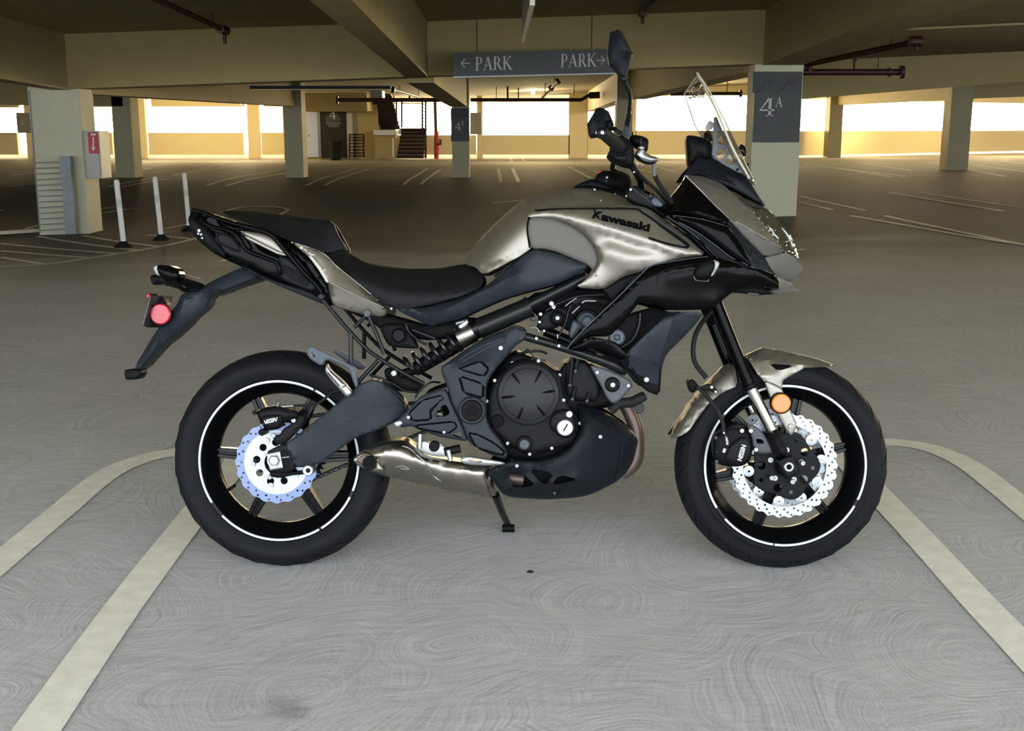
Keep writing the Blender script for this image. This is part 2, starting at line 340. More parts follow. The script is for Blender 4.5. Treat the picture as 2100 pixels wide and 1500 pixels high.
def font_verts(text, bold=0.0):
    cu = bpy.data.curves.new('lettering', 'FONT'); cu.body = text; cu.size = 1; cu.offset = bold; cu.resolution_u = 4
    o = bpy.data.objects.new('lettering', cu); COL.objects.link(o)
    bpy.context.view_layer.update()
    me = bpy.data.meshes.new_from_object(o.evaluated_get(bpy.context.evaluated_depsgraph_get()))
    V = [tuple(v.co[:2]) for v in me.vertices]; F = [tuple(p.vertices) for p in me.polygons]
    bpy.data.objects.remove(o); bpy.data.curves.remove(cu); bpy.data.meshes.remove(me)
    return V, F

# ================================================================== THE GARAGE
def ceil_z(x, y):
    if y <= 18.3 and x > 4.4: return 2.45 + 0.045 * min(14, x) + 0.03 * max(0, 17.6 - y)
    if y <= 18.3: return 2.81 + 0.0335 * max(-9, min(9, x)) + 0.03 * (17.6 - y)
    return 2.45 + 0.045 * max(0, min(14, x))
Y_OPEN = -1.6          # the deck above ends over the camera; the floor runs on
# ---- floor (gently dished towards the drains)
def sheet(name, zf, xs, ys, material, flip=False):
    V = [(x, y, zf(x, y)) for y in ys for x in xs]; nx = len(xs)
    F = [(j * nx + i, j * nx + i + 1, (j + 1) * nx + i + 1, (j + 1) * nx + i) for j in range(len(ys) - 1) for i in range(nx - 1)]
    if flip: F = [f[::-1] for f in F]
    return mesh_obj(name, V, F, material, None, 60)
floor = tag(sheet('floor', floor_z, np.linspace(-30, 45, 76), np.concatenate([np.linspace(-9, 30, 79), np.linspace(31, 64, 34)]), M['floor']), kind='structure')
c1 = tag(sheet('ceiling', lambda x, y: ceil_z(x, min(y, 18.3)), np.concatenate([np.linspace(-30, 3, 12), [4.3, 4.45], np.linspace(6, 45, 14)]), np.linspace(Y_OPEN, 18.3, 20), M['ceil'], True), kind='structure')
c2 = tag(sheet('ceiling', lambda x, y: ceil_z(x, 20), np.linspace(-30, 45, 26), np.linspace(18.2, 64, 24), M['ceil'], True), kind='structure')

# ---- painted lines, a part of the floor each
def painted_line(pxs, width=0.10, ext=0, spl=6):
    if len(pxs) > 2: pxs = [(v.x, v.y) for v in catmull([(a, b, 0) for a, b in pxs], spl)]
    P = [ground(*p) for p in pxs]
    if ext: P = [P[0] + (P[0] - P[3]).normalized() * ext] + P + [P[-1] + (P[-1] - P[-4]).normalized() * ext]
    Q = [P[0]]
    for a, b in zip(P, P[1:]):
        n = max(1, int((b - a).length / 0.8))
        Q += [a.lerp(b, (k + 1) / n) for k in range(n)]
    V, F = [], []
    for i, p in enumerate(Q):
        t = (Q[min(i + 1, len(Q) - 1)] - Q[max(i - 1, 0)]); t.z = 0; t.normalize(); s = Vector((-t.y, t.x, 0)) * width / 2
        for q in (p + s, p - s): V.append((q.x, q.y, floor_z(q.x, q.y) + 0.004))
        if i: F.append((2 * i - 2, 2 * i - 1, 2 * i + 1, 2 * i))
    o = mesh_obj('painted_line', V, F, M['line'], floor)
    bm = bmesh.new(); bm.from_mesh(o.data); bmesh.ops.recalc_face_normals(bm, faces=bm.faces)
    if bm.faces[0].normal.z < 0: bmesh.ops.reverse_faces(bm, faces=bm.faces)
    bm.to_mesh(o.data); bm.free(); return o
painted_line([(40, 1555), (85, 1487), (245, 1258), (395, 1062), (470, 972), (488, 945), (476, 931), (430, 926), (360, 930), (290, 944), (215, 978), (120, 1055), (0, 1155), (-120, 1255)], 0.105, 2.6)
painted_line([(2190, 1430), (2100, 1335), (2000, 1230), (1890, 1110), (1800, 1015), (1748, 958), (1738, 930), (1765, 913), (1810, 909), (1860, 912), (1920, 925), (1985, 955), (2050, 1003), (2150, 1085), (2260, 1180)], 0.105, 2.6)
for L in ([(1815, 443), (2105, 504)], [(1745, 443), (2060, 497), (2180, 508)], [(1640, 403), (1775, 432)], [(1640, 415), (1708, 431)], [(1826, 396), (2055, 433)],
          [(1890, 396), (2140, 433)], [(1648, 337), (1858, 362)], [(1720, 346), (1830, 363)], [(1755, 333), (1870, 350)], [(1900, 333), (2060, 362)], [(1990, 338), (2100, 352)],
          [(2055, 331), (2150, 342)], [(1022, 346), (1027, 373)], [(1051, 346), (1063, 373)], [(1024, 374), (1066, 374)], [(878, 346), (828, 379)], [(905, 347), (863, 379)],
          [(1168, 343), (1212, 366)], [(1195, 342), (1232, 358)], [(728, 346), (628, 381)], [(756, 347), (666, 381)], [(582, 347), (424, 381)], [(586, 355), (464, 382)],
          [(460, 345), (352, 361)], [(432, 344), (352, 358)], [(330, 365), (222, 383)], [(375, 364), (250, 384)], [(312, 345), (290, 349)], [(1008, 417), (1070, 411)],
          [(1300, 345), (1345, 357)], [(1340, 341), (1385, 353)],
          [(455, 437), (478, 429), (512, 424), (560, 424), (590, 430), (574, 441)], [(-60, 551), (90, 543), (170, 532), (250, 520), (340, 504), (405, 488), (440, 470)],
          [(0, 500), (240, 521)], [(75, 485), (290, 515)], [(0, 515), (185, 530)], [(0, 528), (85, 542)], [(170, 484), (330, 507)], [(300, 482), (405, 492)], [(210, 438), (276, 427)],
          [(210, 428), (240, 424)], [(340, 470), (390, 459)], [(12, 383), (75, 376)], [(25, 360), (72, 355)], [(0, 432), (6, 431)], [(20, 480), (80, 462)], [(455, 537), (495, 520)],
          [(1625, 515), (1650, 512)], [(990, 325), (1190, 325)], [(1045, 322), (1050, 331)], [(1070, 322), (1075, 331)]):
    painted_line(L, 0.09)

# ---- columns and beams
def column(lo, hi, material='column', name='column'):
    zb = min(floor_z(x, y) for x in (lo[0], hi[0]) for y in (lo[1], hi[1])) - 0.05
    zt = max(ceil_z((lo[0] + hi[0]) / 2, (lo[1] + hi[1]) / 2) for _ in (0,)) + 0.05
    return tag(box(name, (lo[0], lo[1], zb), (hi[0], hi[1], zt), M[material], None, 0.012), kind='structure')
for xa, xb, py, Y, dep in ((68, 172, 330, 17.66, .60), (1541, 1640, 300, 17.66, .5), (233, 272, 290, 29, .62), (583, 620.5, 290, 29, .62), (927, 962, 290, 29, .6), (1264, 1296, 290, 29, .6), (1947, 1991, 270, 34, .6), (1700, 1727, 270, 47.4, .7)):
    column((on_y(xa, py, Y).x, Y), (on_y(xb, py, Y).x, Y + dep), 'column' if Y < 20 else 'dimcolumn')
def beam(A0, A1, B0, B1, drop_a, drop_b, material='cream'):
    """A0,A1 / B0,B1 = plan corners (x,y) at the two ends; drop = z of the underside there"""
    t = lambda p: ceil_z(*p) + 0.03
    bm = bmesh.new()
    add_hex(bm, [(*A0, drop_a), (*A1, drop_a), (*B1, drop_b), (*B0, drop_b), (*A0, t(A0)), (*A1, t(A1)), (*B1, t(B1)), (*B0, t(B0))])
    return tag(bm_obj('beam', bm, M[material]), kind='structure')
def y_beam(x0, x1):
    xm = (x0 + x1) / 2
    bm = bmesh.new(); q = []
    for y in (Y_OPEN, 17.62):
        z = ceil_z(xm, y)
        q += [(x0, y, z - .80), (x1, y, z - .80)], [(x0, y, z + .03), (x1, y, z + .03)]
    add_hex(bm, [q[0][0], q[0][1], q[2][1], q[2][0], q[1][0], q[1][1], q[3][1], q[3][0]])
    return tag(bm_obj('beam', bm, M['cream']), kind='structure')
bx_ = lambda px, py: on_y(px, py, 17.6).x
y_beam(bx_(104, 188), bx_(141, 188)); y_beam(bx_(833, 170), bx_(878, 170)); y_beam(bx_(1565, 140), bx_(1646, 135))
XL, XR = bx_(104, 188), bx_(1646, 135)
bm = bmesh.new(); z0, z1 = ceil_z(XL, 17.6), ceil_z(XR, 17.6)
add_hex(bm, [(XL, 17.6, z0 - .79), (XR, 17.6, z1 - .77), (XR, 18.22, z1 - .77), (XL, 18.22, z0 - .79), (XL, 17.6, z0 + .03), (XR, 17.6, z1 + .03), (XR, 18.22, z1 + .03), (XL, 18.22, z0 + .03)])
tag(bm_obj('beam', bm, M['cream']), kind='structure')
for x0, x1 in ((-30, XL), (XR, 45)):      # slab step closing the drop between the two decks
    bm = bmesh.new(); n_ = 8
    for i in range(n_):
        a, b = x0 + (x1 - x0) * i / n_, x0 + (x1 - x0) * (i + 1) / n_
        add_hex(bm, [(a, 18.2, ceil_z(a, 20) - .03), (b, 18.2, ceil_z(b, 20) - .03), (b, 18.4, ceil_z(b, 20) - .03), (a, 18.4, ceil_z(a, 20) - .03), (a, 18.2, ceil_z(a, 18.2) + .05), (b, 18.2, ceil_z(b, 18.2) + .05), (b, 18.4, ceil_z(b, 18.2) + .05), (a, 18.4, ceil_z(a, 18.2) + .05)])
    tag(bm_obj('beam', bm, M['ceil']), kind='structure')
def far_beam(a, ya, b, yb, th):
    A, B = on_y(*a, ya), on_y(*b, yb)
    return beam((A.x, ya), (A.x + th, ya), (B.x, yb), (B.x + th, yb), A.z, B.z)
far_beam((190, 193), 18.22, (606, 218), 29, -0.40)
far_beam((890, 170), 18.22, (958, 219), 29, -0.42)
far_beam((1526, 148), 18.22, (1288, 204), 29, 0.42)
far_beam((1264, 206), 29.6, (1203, 229), 47, 0.40)
def cross_beam(a, b, Y, th):
    A, B = on_y(*a, Y), on_y(*b, Y)
    return beam((A.x, Y), (A.x, Y + th), (B.x, Y), (B.x, Y + th), A.z, B.z)
cross_beam((-200, 212), (252, 218), 29.0, 0.5)
cross_beam((1645, 203), (2330, 149), 28.0, 0.5)
cross_beam((1996, 202), (2330, 190), 34.1, 0.5)
far_beam((1967, 203), 34.6, (1708, 216), 48, 0.45)

# ---- outer wall with its window openings, a slot left open at the foot
WALL_Y = 47.0
def wall_piece(bm, x0, x1, ytop, ybot, Y=WALL_Y, th=0.22):
    a, b = on_y(x0, ytop, Y), on_y(x1, ybot, Y)
    add_box(bm, (a.x, Y, b.z), (b.x, Y + th, a.z))
bm = bmesh.new()
openings = [(-110, 38, 221, 272), (183, 232, 220, 272), (303, 500, 219, 272), (535, 590, 219, 272), (812, 977, 196, 277), (990, 1168, 194, 277), (1205, 1298, 194, 270), (1303, 1540, 196, 268)]
prev = -420
for x0, x1, yt, yb in openings:
    wall_piece(bm, prev, x0, 100, 330); wall_piece(bm, x0, x1, 100, yt); wall_piece(bm, x0, x1, yb, 317.5); prev = x1
wall_piece(bm, prev, 1546, 100, 330)
tag(bm_obj('wall_back', bm, M['parapet']), kind='structure')
P0, P1 = ground(1546, 320), ground(2330, 308)
P0.y = 47.1
def oblique(bm, z0, z1, t=0.22):
    add_hex(bm, [(P0.x, P0.y, z0), (P1.x, P1.y, z0), (P1.x, P1.y + t, z0), (P0.x, P0.y + t, z0), (P0.x, P0.y, z1), (P1.x, P1.y, z1), (P1.x, P1.y + t, z1), (P0.x, P0.y + t, z1)])
bm = bmesh.new(); oblique(bm, 0.08, 1.07)
tag(bm_obj('wall_right', bm, M['parapet']), kind='structure')
bm = bmesh.new(); oblique(bm, 2.35, 3.6)
tag(bm_obj('wall_right', bm, M['parapet']), kind='structure')
tx = (45.0 - P1.x) / (P1.x - P0.x); P2 = P1 + (P1 - P0) * tx
for z0, z1 in ((0.0, 1.07), (2.45, 3.7)):
    bm = bmesh.new()
    add_hex(bm, [(P1.x, P1.y, z0), (P2.x, P2.y, z0), (P2.x, P2.y + .22, z0), (P1.x, P1.y + .22, z0), (P1.x, P1.y, z1), (P2.x, P2.y, z1), (P2.x, P2.y + .22, z1), (P1.x, P1.y + .22, z1)])
    add_box(bm, (45.0, Y_OPEN, z0), (45.25, P2.y, z1))
    tag(bm_obj('wall_right', bm, M['parapet']), kind='structure')
tag(box('wall_left', (-28.3, Y_OPEN, -0.6), (-28, 47.2, 3.2), M['cream']), kind='structure')

# ---- lobby wall, steel door, dark lobby panel with its number
LY = 45.0
def px_box(name, x0, y0, x1, y1, Y, depth, material, parent=None, bevel=0.0):
    a, b = on_y(x0, y1, Y), on_y(x1, y0, Y)
    return box(name, (a.x, Y, a.z), (b.x, Y + depth, b.z), M[material], parent, bevel)
tag(px_box('wall_lobby', 583, 160, 772, 330, LY, 0.3, 'cream'), kind='structure')
d = tag(px_box('door_1', 629, 230, 652, 322.5, LY - .06, 0.06, 'steeldoor'), kind='structure')
px_box('door_frame', 653, 228, 656, 323, LY - .1, 0.1, 'galv', d)
px_box('door_handle', 631, 276, 633, 280, LY - .12, 0.06, 'galv', d)
tag(px_box('trim_1', 620, 186, 752, 228, LY - 2.0, 2.0, 'cream'), kind='structure')
lob = tag(px_box('lobby_sign_panel', 657, 227, 713, 323.5, LY - .08, 0.08, 'lobby'), 'dark lobby wall panel with a round emblem and number 4 behind the black bin', 'sign')
c = on_y(684, 239, LY - .1); k = LY / FPX
bm = bmesh.new(); bmesh.ops.create_circle(bm, cap_ends=True, segments=32, radius=15 * k, matrix=Matrix.Translation(on_y(683, 246, LY - .085)) @ Matrix.Rotation(math.pi / 2, 4, 'X'))
bm_obj('emblem', bm, M['sign_dark'], lob)
lettering('lettering', '4', on_y(676, 244, LY - .09), (16 * k, 0, 0), (0, 0, 16 * k), M['letter'], lob)
for y, x0, x1 in ((253.5, 668, 699), (259, 673, 695)):
    px_box('caption_line', x0, y - 1.2, x1, y + 1.2, LY - .1, 0.02, 'greyprint', lob)
tag(px_box('trim_2', 713, 228, 722, 323, LY - .1, 0.1, 'cabinet'), kind='structure')
# bin
b0, b1 = on_y(688, 322, 44.0), on_y(688, 290, 44.0); b0.z = 0.0
bm = bmesh.new()
add_tube(bm, [(b0.x, 44, b0.z), (b0.x, 44, b1.z - .06)], [0.19, 0.235], 20)
add_tube(bm, [(b0.x, 44, b1.z - .06), (b0.x, 44, b1.z)], [0.26, 0.26], 20)
bin_ = tag(bm_obj('trash_bin', bm, M['blackrub'], None, 40), 'black round trash bin standing in front of the dark lobby panel', 'bin')
# grey railing gate beside the lobby
g = empty('metal_railing', on_y(732, 322, 44.2), 'low brown metal railing with seven bars between the lobby panel and the stairs', 'railing')
def rel(parent, p): return Vector(p) - parent.location
for x in (717, 727, 746):
    tube('post', [rel(g, on_y(x, 323, 44.2)), rel(g, on_y(x, 275, 44.2))], 0.03, M['stair'], g, 6)
for y in (276, 282, 288, 294.5, 301, 307.5, 314, 320):
    tube('bar', [rel(g, on_y(716, y, 44.2)), rel(g, on_y(747, y, 44.2))], 0.022, M['stair'], g, 6)
# ---- stairs
st = empty('staircase', on_y(815, 325, 44.0), 'brown steel staircase with two flights and railings beside the far windows', 'staircase')
def bx(name, lo, hi, material):
    l, h = rel(st, lo), rel(st, hi); return box(name, tuple(min(a, b) for a, b in zip(l, h)), tuple(max(a, b) for a, b in zip(l, h)), M[material], st)
a, b = on_y(769, 325, 44), on_y(811, 277, 44); bx('side_wall', (a.x, 44, a.z), (b.x, 44.5, b.z), 'cream')
a, b = on_y(766, 277, 43.9), on_y(813, 267, 43.9); bx('landing', (a.x, 43.9, a.z), (b.x, 46.8, b.z), 'white')
for i in range(8):
    Y = 44.0 + i * 0.28; a, b = on_y(814, 325, 44), on_y(868, 325, 44); z = a.z + i * 0.14
    bx('step', (a.x, Y, z), (b.x, Y + .3, z + 0.115), 'stair'); bx('tread', (a.x, Y - .03, z + .115), (b.x, Y + .3, z + .14), 'nosing')
n = 9
for i in range(n):
    t = i / (n - 1); Y = 46.2 - 1.9 * t
    a, b = on_y(770 - 22 * t, 264 - 70 * t, 44.6), on_y(811 - 8 * t, 264 - 70 * t, 44.6)
    bx('step', (a.x, Y, a.z - .036), (b.x, Y + .3, a.z + .135), 'stair'); bx('tread', (a.x, Y - .03, a.z + .115), (b.x, Y, a.z + .135), 'nosing')
for y in range(212, 262, 6):
    tube('rail', [rel(st, on_y(824, y, 46.4)), rel(st, on_y(866, y, 46.4))], 0.02, M['cabinet'], st, 6)
bx('landing', tuple(on_y(818, 268, 46)), tuple(on_y(866, 263, 46.9)), 'white')
for x in (813, 824, 866, 873):
    tube('post', [rel(st, on_y(x, 262 if x < 860 else 325, 45.5)), rel(st, on_y(x, 205, 45.5))], 0.035, M['stair'], st, 6)
for y in range(208, 322, 7):
    tube('rail', [rel(st, on_y(866, y - 2, 45.4)), rel(st, on_y(875, y + 2, 45.4))], 0.02, M['stair'], st, 6)
tube('handrail', [rel(st, on_y(806, 322, 44)), rel(st, on_y(806, 284, 44)), rel(st, on_y(814, 280, 44.2))], 0.03, M['white'], st, 6)
tag(px_box('hanging_duct', 759, 150, 783, 205, 40, 0.8, 'cabinet'), 'grey boxed duct hanging down in front of the upper stair flight', 'duct')

# ---- pipes
def pipe(pts, r, label, material='pipe', name='sprinkler_pipe', fittings=(), grp=None, hang=(.2, .8)):
    e = empty(name, pts[0], label, 'pipe', grp)
    tube('run', [rel(e, p) for p in pts], r, M[material], e, 10)
    for f in hang:
        p = pts[0].lerp(pts[-1], f); zc = ceil_z(p.x, p.y if p.y < 18.3 else 20)
        if zc > p.z: tube('hanger', [rel(e, p), rel(e, (p.x, p.y, zc))], 0.012, M['pipe'], e, 6)
    for p, q, rr in fittings: tube('fitting', [rel(e, p), rel(e, q)], rr, M[material], e, 10)
    return e
def along(x, z17, y): return Vector((x, y, z17 - .02 + .03 * (17.0 - y)))
UP = Vector((0, 0, 1))
a = on_y(460, 62, 15.4)
pipe([a + Vector((0, -11, .33)), a], 0.035, 'dark red sprinkler pipe under the ceiling at upper left, ending in a drop head', fittings=[(a + Vector((0, -.25, 0)), a + Vector((0, .1, 0)), .06), (a, a - UP * .17, .022), (a + Vector((0, -.6, 0)), a + Vector((0, -.6, .16)), .015)])
a = along(1.85, 2.84, 16.9)
pipe([along(1.85, 2.84, 3), a], 0.035, 'dark red sprinkler pipe under the ceiling above the tall motorcycle mirror', fittings=[(a + Vector((0, -.25, 0)), a + Vector((0, .1, 0)), .06), (a, a - UP * .15, .022), (a + Vector((0, -.5, 0)), a + Vector((0, -.5, .16)), .015)])
a, b = on_y(1655, 133, 24), on_y(1880, 85, 20)
pipe([a, b], 0.05, 'sloping dark red pipe under the ceiling right of the 4A column', fittings=[(b - Vector((.12, 0, 0)), b + Vector((.08, 0, 0)), .09), (b, b - UP * .14, .03), (a.lerp(b, .5), a.lerp(b, .5) - UP * .12, .02)])
a, b = on_y(1600, 148, 24.3), on_y(1850, 148, 24.3)
pipe([a, b], 0.065, 'thick level dark red pipe running right from behind the 4A column', fittings=[(b - Vector((.05, 0, 0)), b + Vector((.03, 0, 0)), .13), (b - Vector((.3, 0, 0)), b - Vector((.24, 0, 0)), .085), (on_y(1660, 133, 24.3), on_y(1660, 148, 24.3), .07), (on_y(1752, 120, 24.3), on_y(1752, 148, 24.3), .025)])
pipe([on_y(692, 205, 36), on_y(940, 205, 36)], 0.06, 'level dark pipe crossing in front of the staircase', fittings=[(on_y(690, 205, 36), on_y(694, 205, 36), .12), (on_y(840, 197, 36), on_y(840, 205, 36), .03)])
pipe([on_y(965, 205, 36), on_y(1192, 205, 36), on_y(1207, 196, 36), on_y(1230, 195, 36)], 0.055, 'dark pipe with a raised end below the park sign', fittings=[(on_y(1207, 196, 36), on_y(1230, 195, 36), .10), (on_y(1041, 165, 36), on_y(1041, 205, 36), .03), (on_y(1063, 180, 36), on_y(1063, 205, 36), .02)])
pipe([on_y(1112, 200, 35), on_y(1131, 181, 33), on_y(1145, 167, 30)], 0.035, 'thin slanting branch pipe with two fittings under the far ceiling', fittings=[(on_y(1128, 184, 33), on_y(1133, 178, 33), .08), (on_y(1142, 169, 30), on_y(1147, 165, 30), .08)])
pipe([on_y(805, 184, 34), on_y(830, 190, 36), on_y(870, 203, 40)], 0.035, 'thin slanting branch pipe above the staircase', fittings=[(on_y(803, 184, 34), on_y(810, 185, 34), .09)])
pipe([on_y(1375, 193, 36), on_y(1520, 192, 36)], 0.055, 'short dark pipe seen behind the windscreen', fittings=[(on_y(1516, 192, 36), on_y(1521, 192, 36), .11), (on_y(1399, 186, 36), on_y(1402, 192, 36), .10)])
e = pipe([Vector((on_y(895, 318, 46).x, 46, 0.0)), on_y(895, 268, 46)], 0.09, 'bright red standpipe rising in front of the far windows', 'redpipe', 'standpipe')
tube('riser', [rel(e, on_y(894, 268, 46)), rel(e, on_y(892, 204, 46))], 0.07, M['pipe'], e, 8)
tube('valve', [rel(e, on_y(897, 296, 45.9)), rel(e, on_y(903, 296, 45.9)), rel(e, on_y(903, 286, 45.9))], 0.05, M['pipe'], e, 8)
def ceiling_lamp(px, py, Y, label, power):
    lm = on_y(px, py, Y); e = empty('ceiling_lamp', lm, label, 'lamp')
    bm = bmesh.new(); bmesh.ops.create_uvsphere(bm, u_segments=16, v_segments=8, radius=.075, matrix=Matrix.Diagonal((1, 1, .8, 1))); bm_obj('globe', bm, M['lampglass'], e, 60)
    tube('stem', [Vector((0, 0, .05)), Vector((0, 0, ceil_z(lm.x, 35) - lm.z + .01))], .03, M['pipe'], e, 6)
    d = bpy.data.lights.new('lamp_light', 'POINT'); d.energy = power; d.color = (1, .78, .42); d.shadow_soft_size = .12
    o = bpy.data.objects.new('lamp_light', d); COL.objects.link(o); o.parent = e; o.location = (0, 0, -.14)
ceiling_lamp(1093, 190, 41, 'small round ceiling lamp below the park sign', 300)
ceiling_lamp(494, 211, 43, 'small ceiling lamp above the wide window at left', 300)
ceiling_lamp(300, 207, 43, 'added wall-brightening lamp beside the second column from the left', 300)  # this lamp and the three below are added to brighten the far wall
ceiling_lamp(1420, 190, 42, 'added wall-brightening lamp past the windscreen', 300)
ceiling_lamp(1800, 196, 48, 'added wall-brightening lamp between the two columns at right', 380)
ceiling_lamp(2060, 190, 50, 'added wall-brightening lamp at the far right window', 380)
e = px_box('linear_light', 512, 176, 800, 182.5, 18.0, 0.2, 'blackrub')
tag(e, 'long thin dark light housing with pale lens under the front beam left of its middle', 'lamp')
px_box('lens', 514, 182.5, 798, 184.5, 18.02, 0.16, 'cream', e)

# ---- hanging signs
SY = 16.6
a, b = on_y(930, 157, SY), on_y(1272, 106, SY)
e = empty('park_sign', ((a.x + b.x) / 2, SY, a.z), 'long slate grey hanging sign reading PARK with an arrow at each end', 'sign')
A0, A1, A2, A3 = on_y(930, 157, SY), on_y(1272, 149, SY), on_y(1272, 100, SY), on_y(930, 109, SY)
def slab(name, q, Y, th, material, parent):
    bm = bmesh.new(); f = [Vector((p.x, Y, p.z)) for p in q]; g_ = [Vector((p.x, Y + th, p.z)) for p in q]
    add_hex(bm, [rel(parent, f[0]), rel(parent, f[1]), rel(parent, g_[1]), rel(parent, g_[0]), rel(parent, f[3]), rel(parent, f[2]), rel(parent, g_[2]), rel(parent, g_[3])])
    return bm_obj(name, bm, M[material], parent)
slab('panel', (A0, A1, A2, A3), SY, .08, 'sign', e)
slab('lit_bottom_edge', (on_y(930, 160, SY), on_y(1272, 151.5, SY), on_y(1272, 149, SY), on_y(930, 157, SY)), SY - .01, .1, 'letter', e)  # pale strip stands in for light on the sign's bottom edge
for x, y0, y1 in ((978, 45, 108), (1213, 40, 102)):
    q_ = on_y(x, y1 + 3, SY + .04); tube('hanger_rod', [rel(e, q_), rel(e, (q_.x, q_.y, ceil_z(q_.x, q_.y)))], .008, M['pipe'], e, 6)
ks = SY * (1 / (CP + 0.25 * SP * 0)) / FPX * 0.985
u = (on_y(1272, 149, SY) - on_y(930, 157, SY)).normalized()
for txt, px, py, hpx, wr in (('<', 944, 145, 28, 1.05), ('PARK', 974, 144.5, 25.5, 0.98), ('PARK', 1149, 138.5, 25.5, 0.95), ('>', 1221, 138.5, 27, 1.05)):
    lettering('lettering', txt, rel(e, on_y(px, py, SY - .004)), u * hpx * ks * wr, UP * hpx * ks, M['letter'], e)
# second hanging sign, seen edge-on
e = empty('hanging_sign', Vector((.11, 8.5, 1.95)), 'dark hanging sign seen edge-on at the top centre', 'sign')
bm = bmesh.new()
add_hex(bm, [rel(e, p) for p in ((.100, 10, 1.955), (.085, 10, 1.955), (.108, 7, 1.955), (.124, 7, 1.955), (.100, 10, 2.75), (.085, 10, 2.75), (.108, 7, 2.75), (.124, 7, 2.75))])
bm_obj('panel', bm, M['sign'], e)
bm = bmesh.new()
add_hex(bm, [rel(e, p) for p in ((.103, 10, 1.94), (.083, 10, 1.94), (.104, 7, 1.94), (.134, 7, 1.94), (.103, 10, 1.957), (.083, 10, 1.957), (.104, 7, 1.957), (.134, 7, 1.957))])
add_hex(bm, [rel(e, p) for p in ((.134, 6.99, 1.94), (.104, 6.99, 1.94), (.104, 7.01, 1.94), (.134, 7.01, 1.94), (.134, 6.99, 2.75), (.104, 6.99, 2.75), (.104, 7.01, 2.75), (.134, 7.01, 2.75))])
bm_obj('edge_frame', bm, M['cabinet'], e)
for y in (7.4, 9.6): tube('hanger_rod', [rel(e, (.1, y, 2.7)), rel(e, (.1, y, ceil_z(0, y)))], .008, M['pipe'], e, 6)

# ---- column signs
def column_sign(px, Y, label, text, h, cap, wave=True, pos=(0, 0), suppos=(0, 0), capw=1.0, paint='sign'):
    x0, y0, x1, y1 = px; e = empty('column_sign', on_y((x0 + x1) / 2, y1, Y), label, 'sign')
    a, b = on_y(x0, y1, Y), on_y(x1, y0, Y)
    box('panel', tuple(rel(e, (a.x, Y, a.z))), tuple(rel(e, (b.x, Y + .05, b.z))), M[paint], e)
    kk = Y / CP / FPX * 0.985
    o = on_y(*pos, Y - .002); lettering('lettering', text[0], rel(e, o), (h * kk * capw, 0, 0), (0, 0, h * kk), M['letter'], e)
    if len(text) > 1:
        o = on_y(*suppos, Y - .002); lettering('lettering', text[1], rel(e, o), (cap * kk, 0, 0), (0, 0, cap * kk), M['letter'], e)
    if wave:
        yb = y0 + (y1 - y0) * .30
        px_ = px
        bm = bmesh.new(); p, q = on_y(x0, yb, Y - .004), on_y(x1, y0, Y - .004)
        add_box(bm, tuple(rel(e, (p.x, Y - .004, p.z))), tuple(rel(e, (q.x, Y, q.z)))); bm_obj('wave_band', bm, M['sign_dark'], e)
        for cx in (x0 + (x1 - x0) * .36, x0 + (x1 - x0) * .78):
            r = (x1 - x0) * .085; cy = y0 + (y1 - y0) * .15; pts = []
            for i in range(26):
                t = i / 25; ang = math.radians(-60 + 400 * t); rr = r * (0.35 + 0.65 * t) if t < .8 else r
                pts.append(on_y(cx + rr * math.cos(ang), cy - rr * math.sin(ang), Y - .006))
            pts = [on_y(cx - 3.3 * r, yb - 1, Y - .006), on_y(cx - 2.0 * r, yb - r * .8, Y - .006), on_y(cx - 1.1 * r, cy, Y - .006), on_y(cx - .6 * r, cy - r * .8, Y - .006)] + [on_y(cx + r * math.cos(math.radians(110 - 20 * i)) * (1 - i / 26), cy - r * math.sin(math.radians(110 - 20 * i)) * (1 - i / 26), Y - .006) for i in range(20)]
            tube('wave_line', [rel(e, p) for p in pts], (x1 - x0) * .012 * kk, M['letter' if False else 'sign'], e, 6)
    return e
column_sign((1543, 147, 1646, 292), 17.6, 'large slate sign reading 4A wrapped on the pale column behind the windscreen', '4A', 37, 19, True, (1556, 238), (1589, 219.5), 1.05)
column_sign((925, 222, 962, 290), 28.95, 'dark sign reading 4B on the column below the park sign', '4B', 15, 8, True, (933, 267), (946, 257))
column_sign((964, 231, 987, 276), 46.8, 'small grey sign half hidden behind the 4B column', 'C', 9, 5, False, (966, 258), paint='sign_flared')
column_sign((36, 231, 63, 273), 46.7, 'grey sign reading 4C at the far left window edge', '4C', 13, 8, False, (40, 258), (51, 252), paint='sign_flared')

# ---- things around the left column
e = empty('cable_railing', ground(138, 477), 'grey cable railing with galvanised post beside the left column', 'railing')
CYY = 17.45
a, b = on_y(122, 321, CYY), on_y(150, 478, CYY - .05)
pa, pb, pc, pd = on_y(122, 321, CYY), on_y(143, 321, CYY), on_y(155, 480, CYY), on_y(134, 480, CYY)
bm = bmesh.new()
add_hex(bm, [rel(e, (pd.x, CYY, pd.z)), rel(e, (pc.x, CYY, pc.z)), rel(e, (pc.x, CYY + .12, pc.z)), rel(e, (pd.x, CYY + .12, pd.z)), rel(e, (pa.x, CYY, pa.z)), rel(e, (pb.x, CYY, pb.z)), rel(e, (pb.x, CYY + .12, pb.z)), rel(e, (pa.x, CYY + .12, pa.z))])
bm_obj('post', bm, M['galv'], e)
for i in range(13):
    t = i / 12; y = 332 + 137 * t; yl = 334 + 139 * t
    tube('cable', [rel(e, on_y(71 + 10 * t, yl, CYY + .02)), rel(e, on_y(124 + 10 * t, y, CYY + .02))], .007, M['galv'], e, 6)
tube('tension_rod', [rel(e, on_y(60, 186, CYY + .02)), rel(e, on_y(82, 478, CYY + .02))], .012, M['galv'], e, 8)
CYF = 17.72
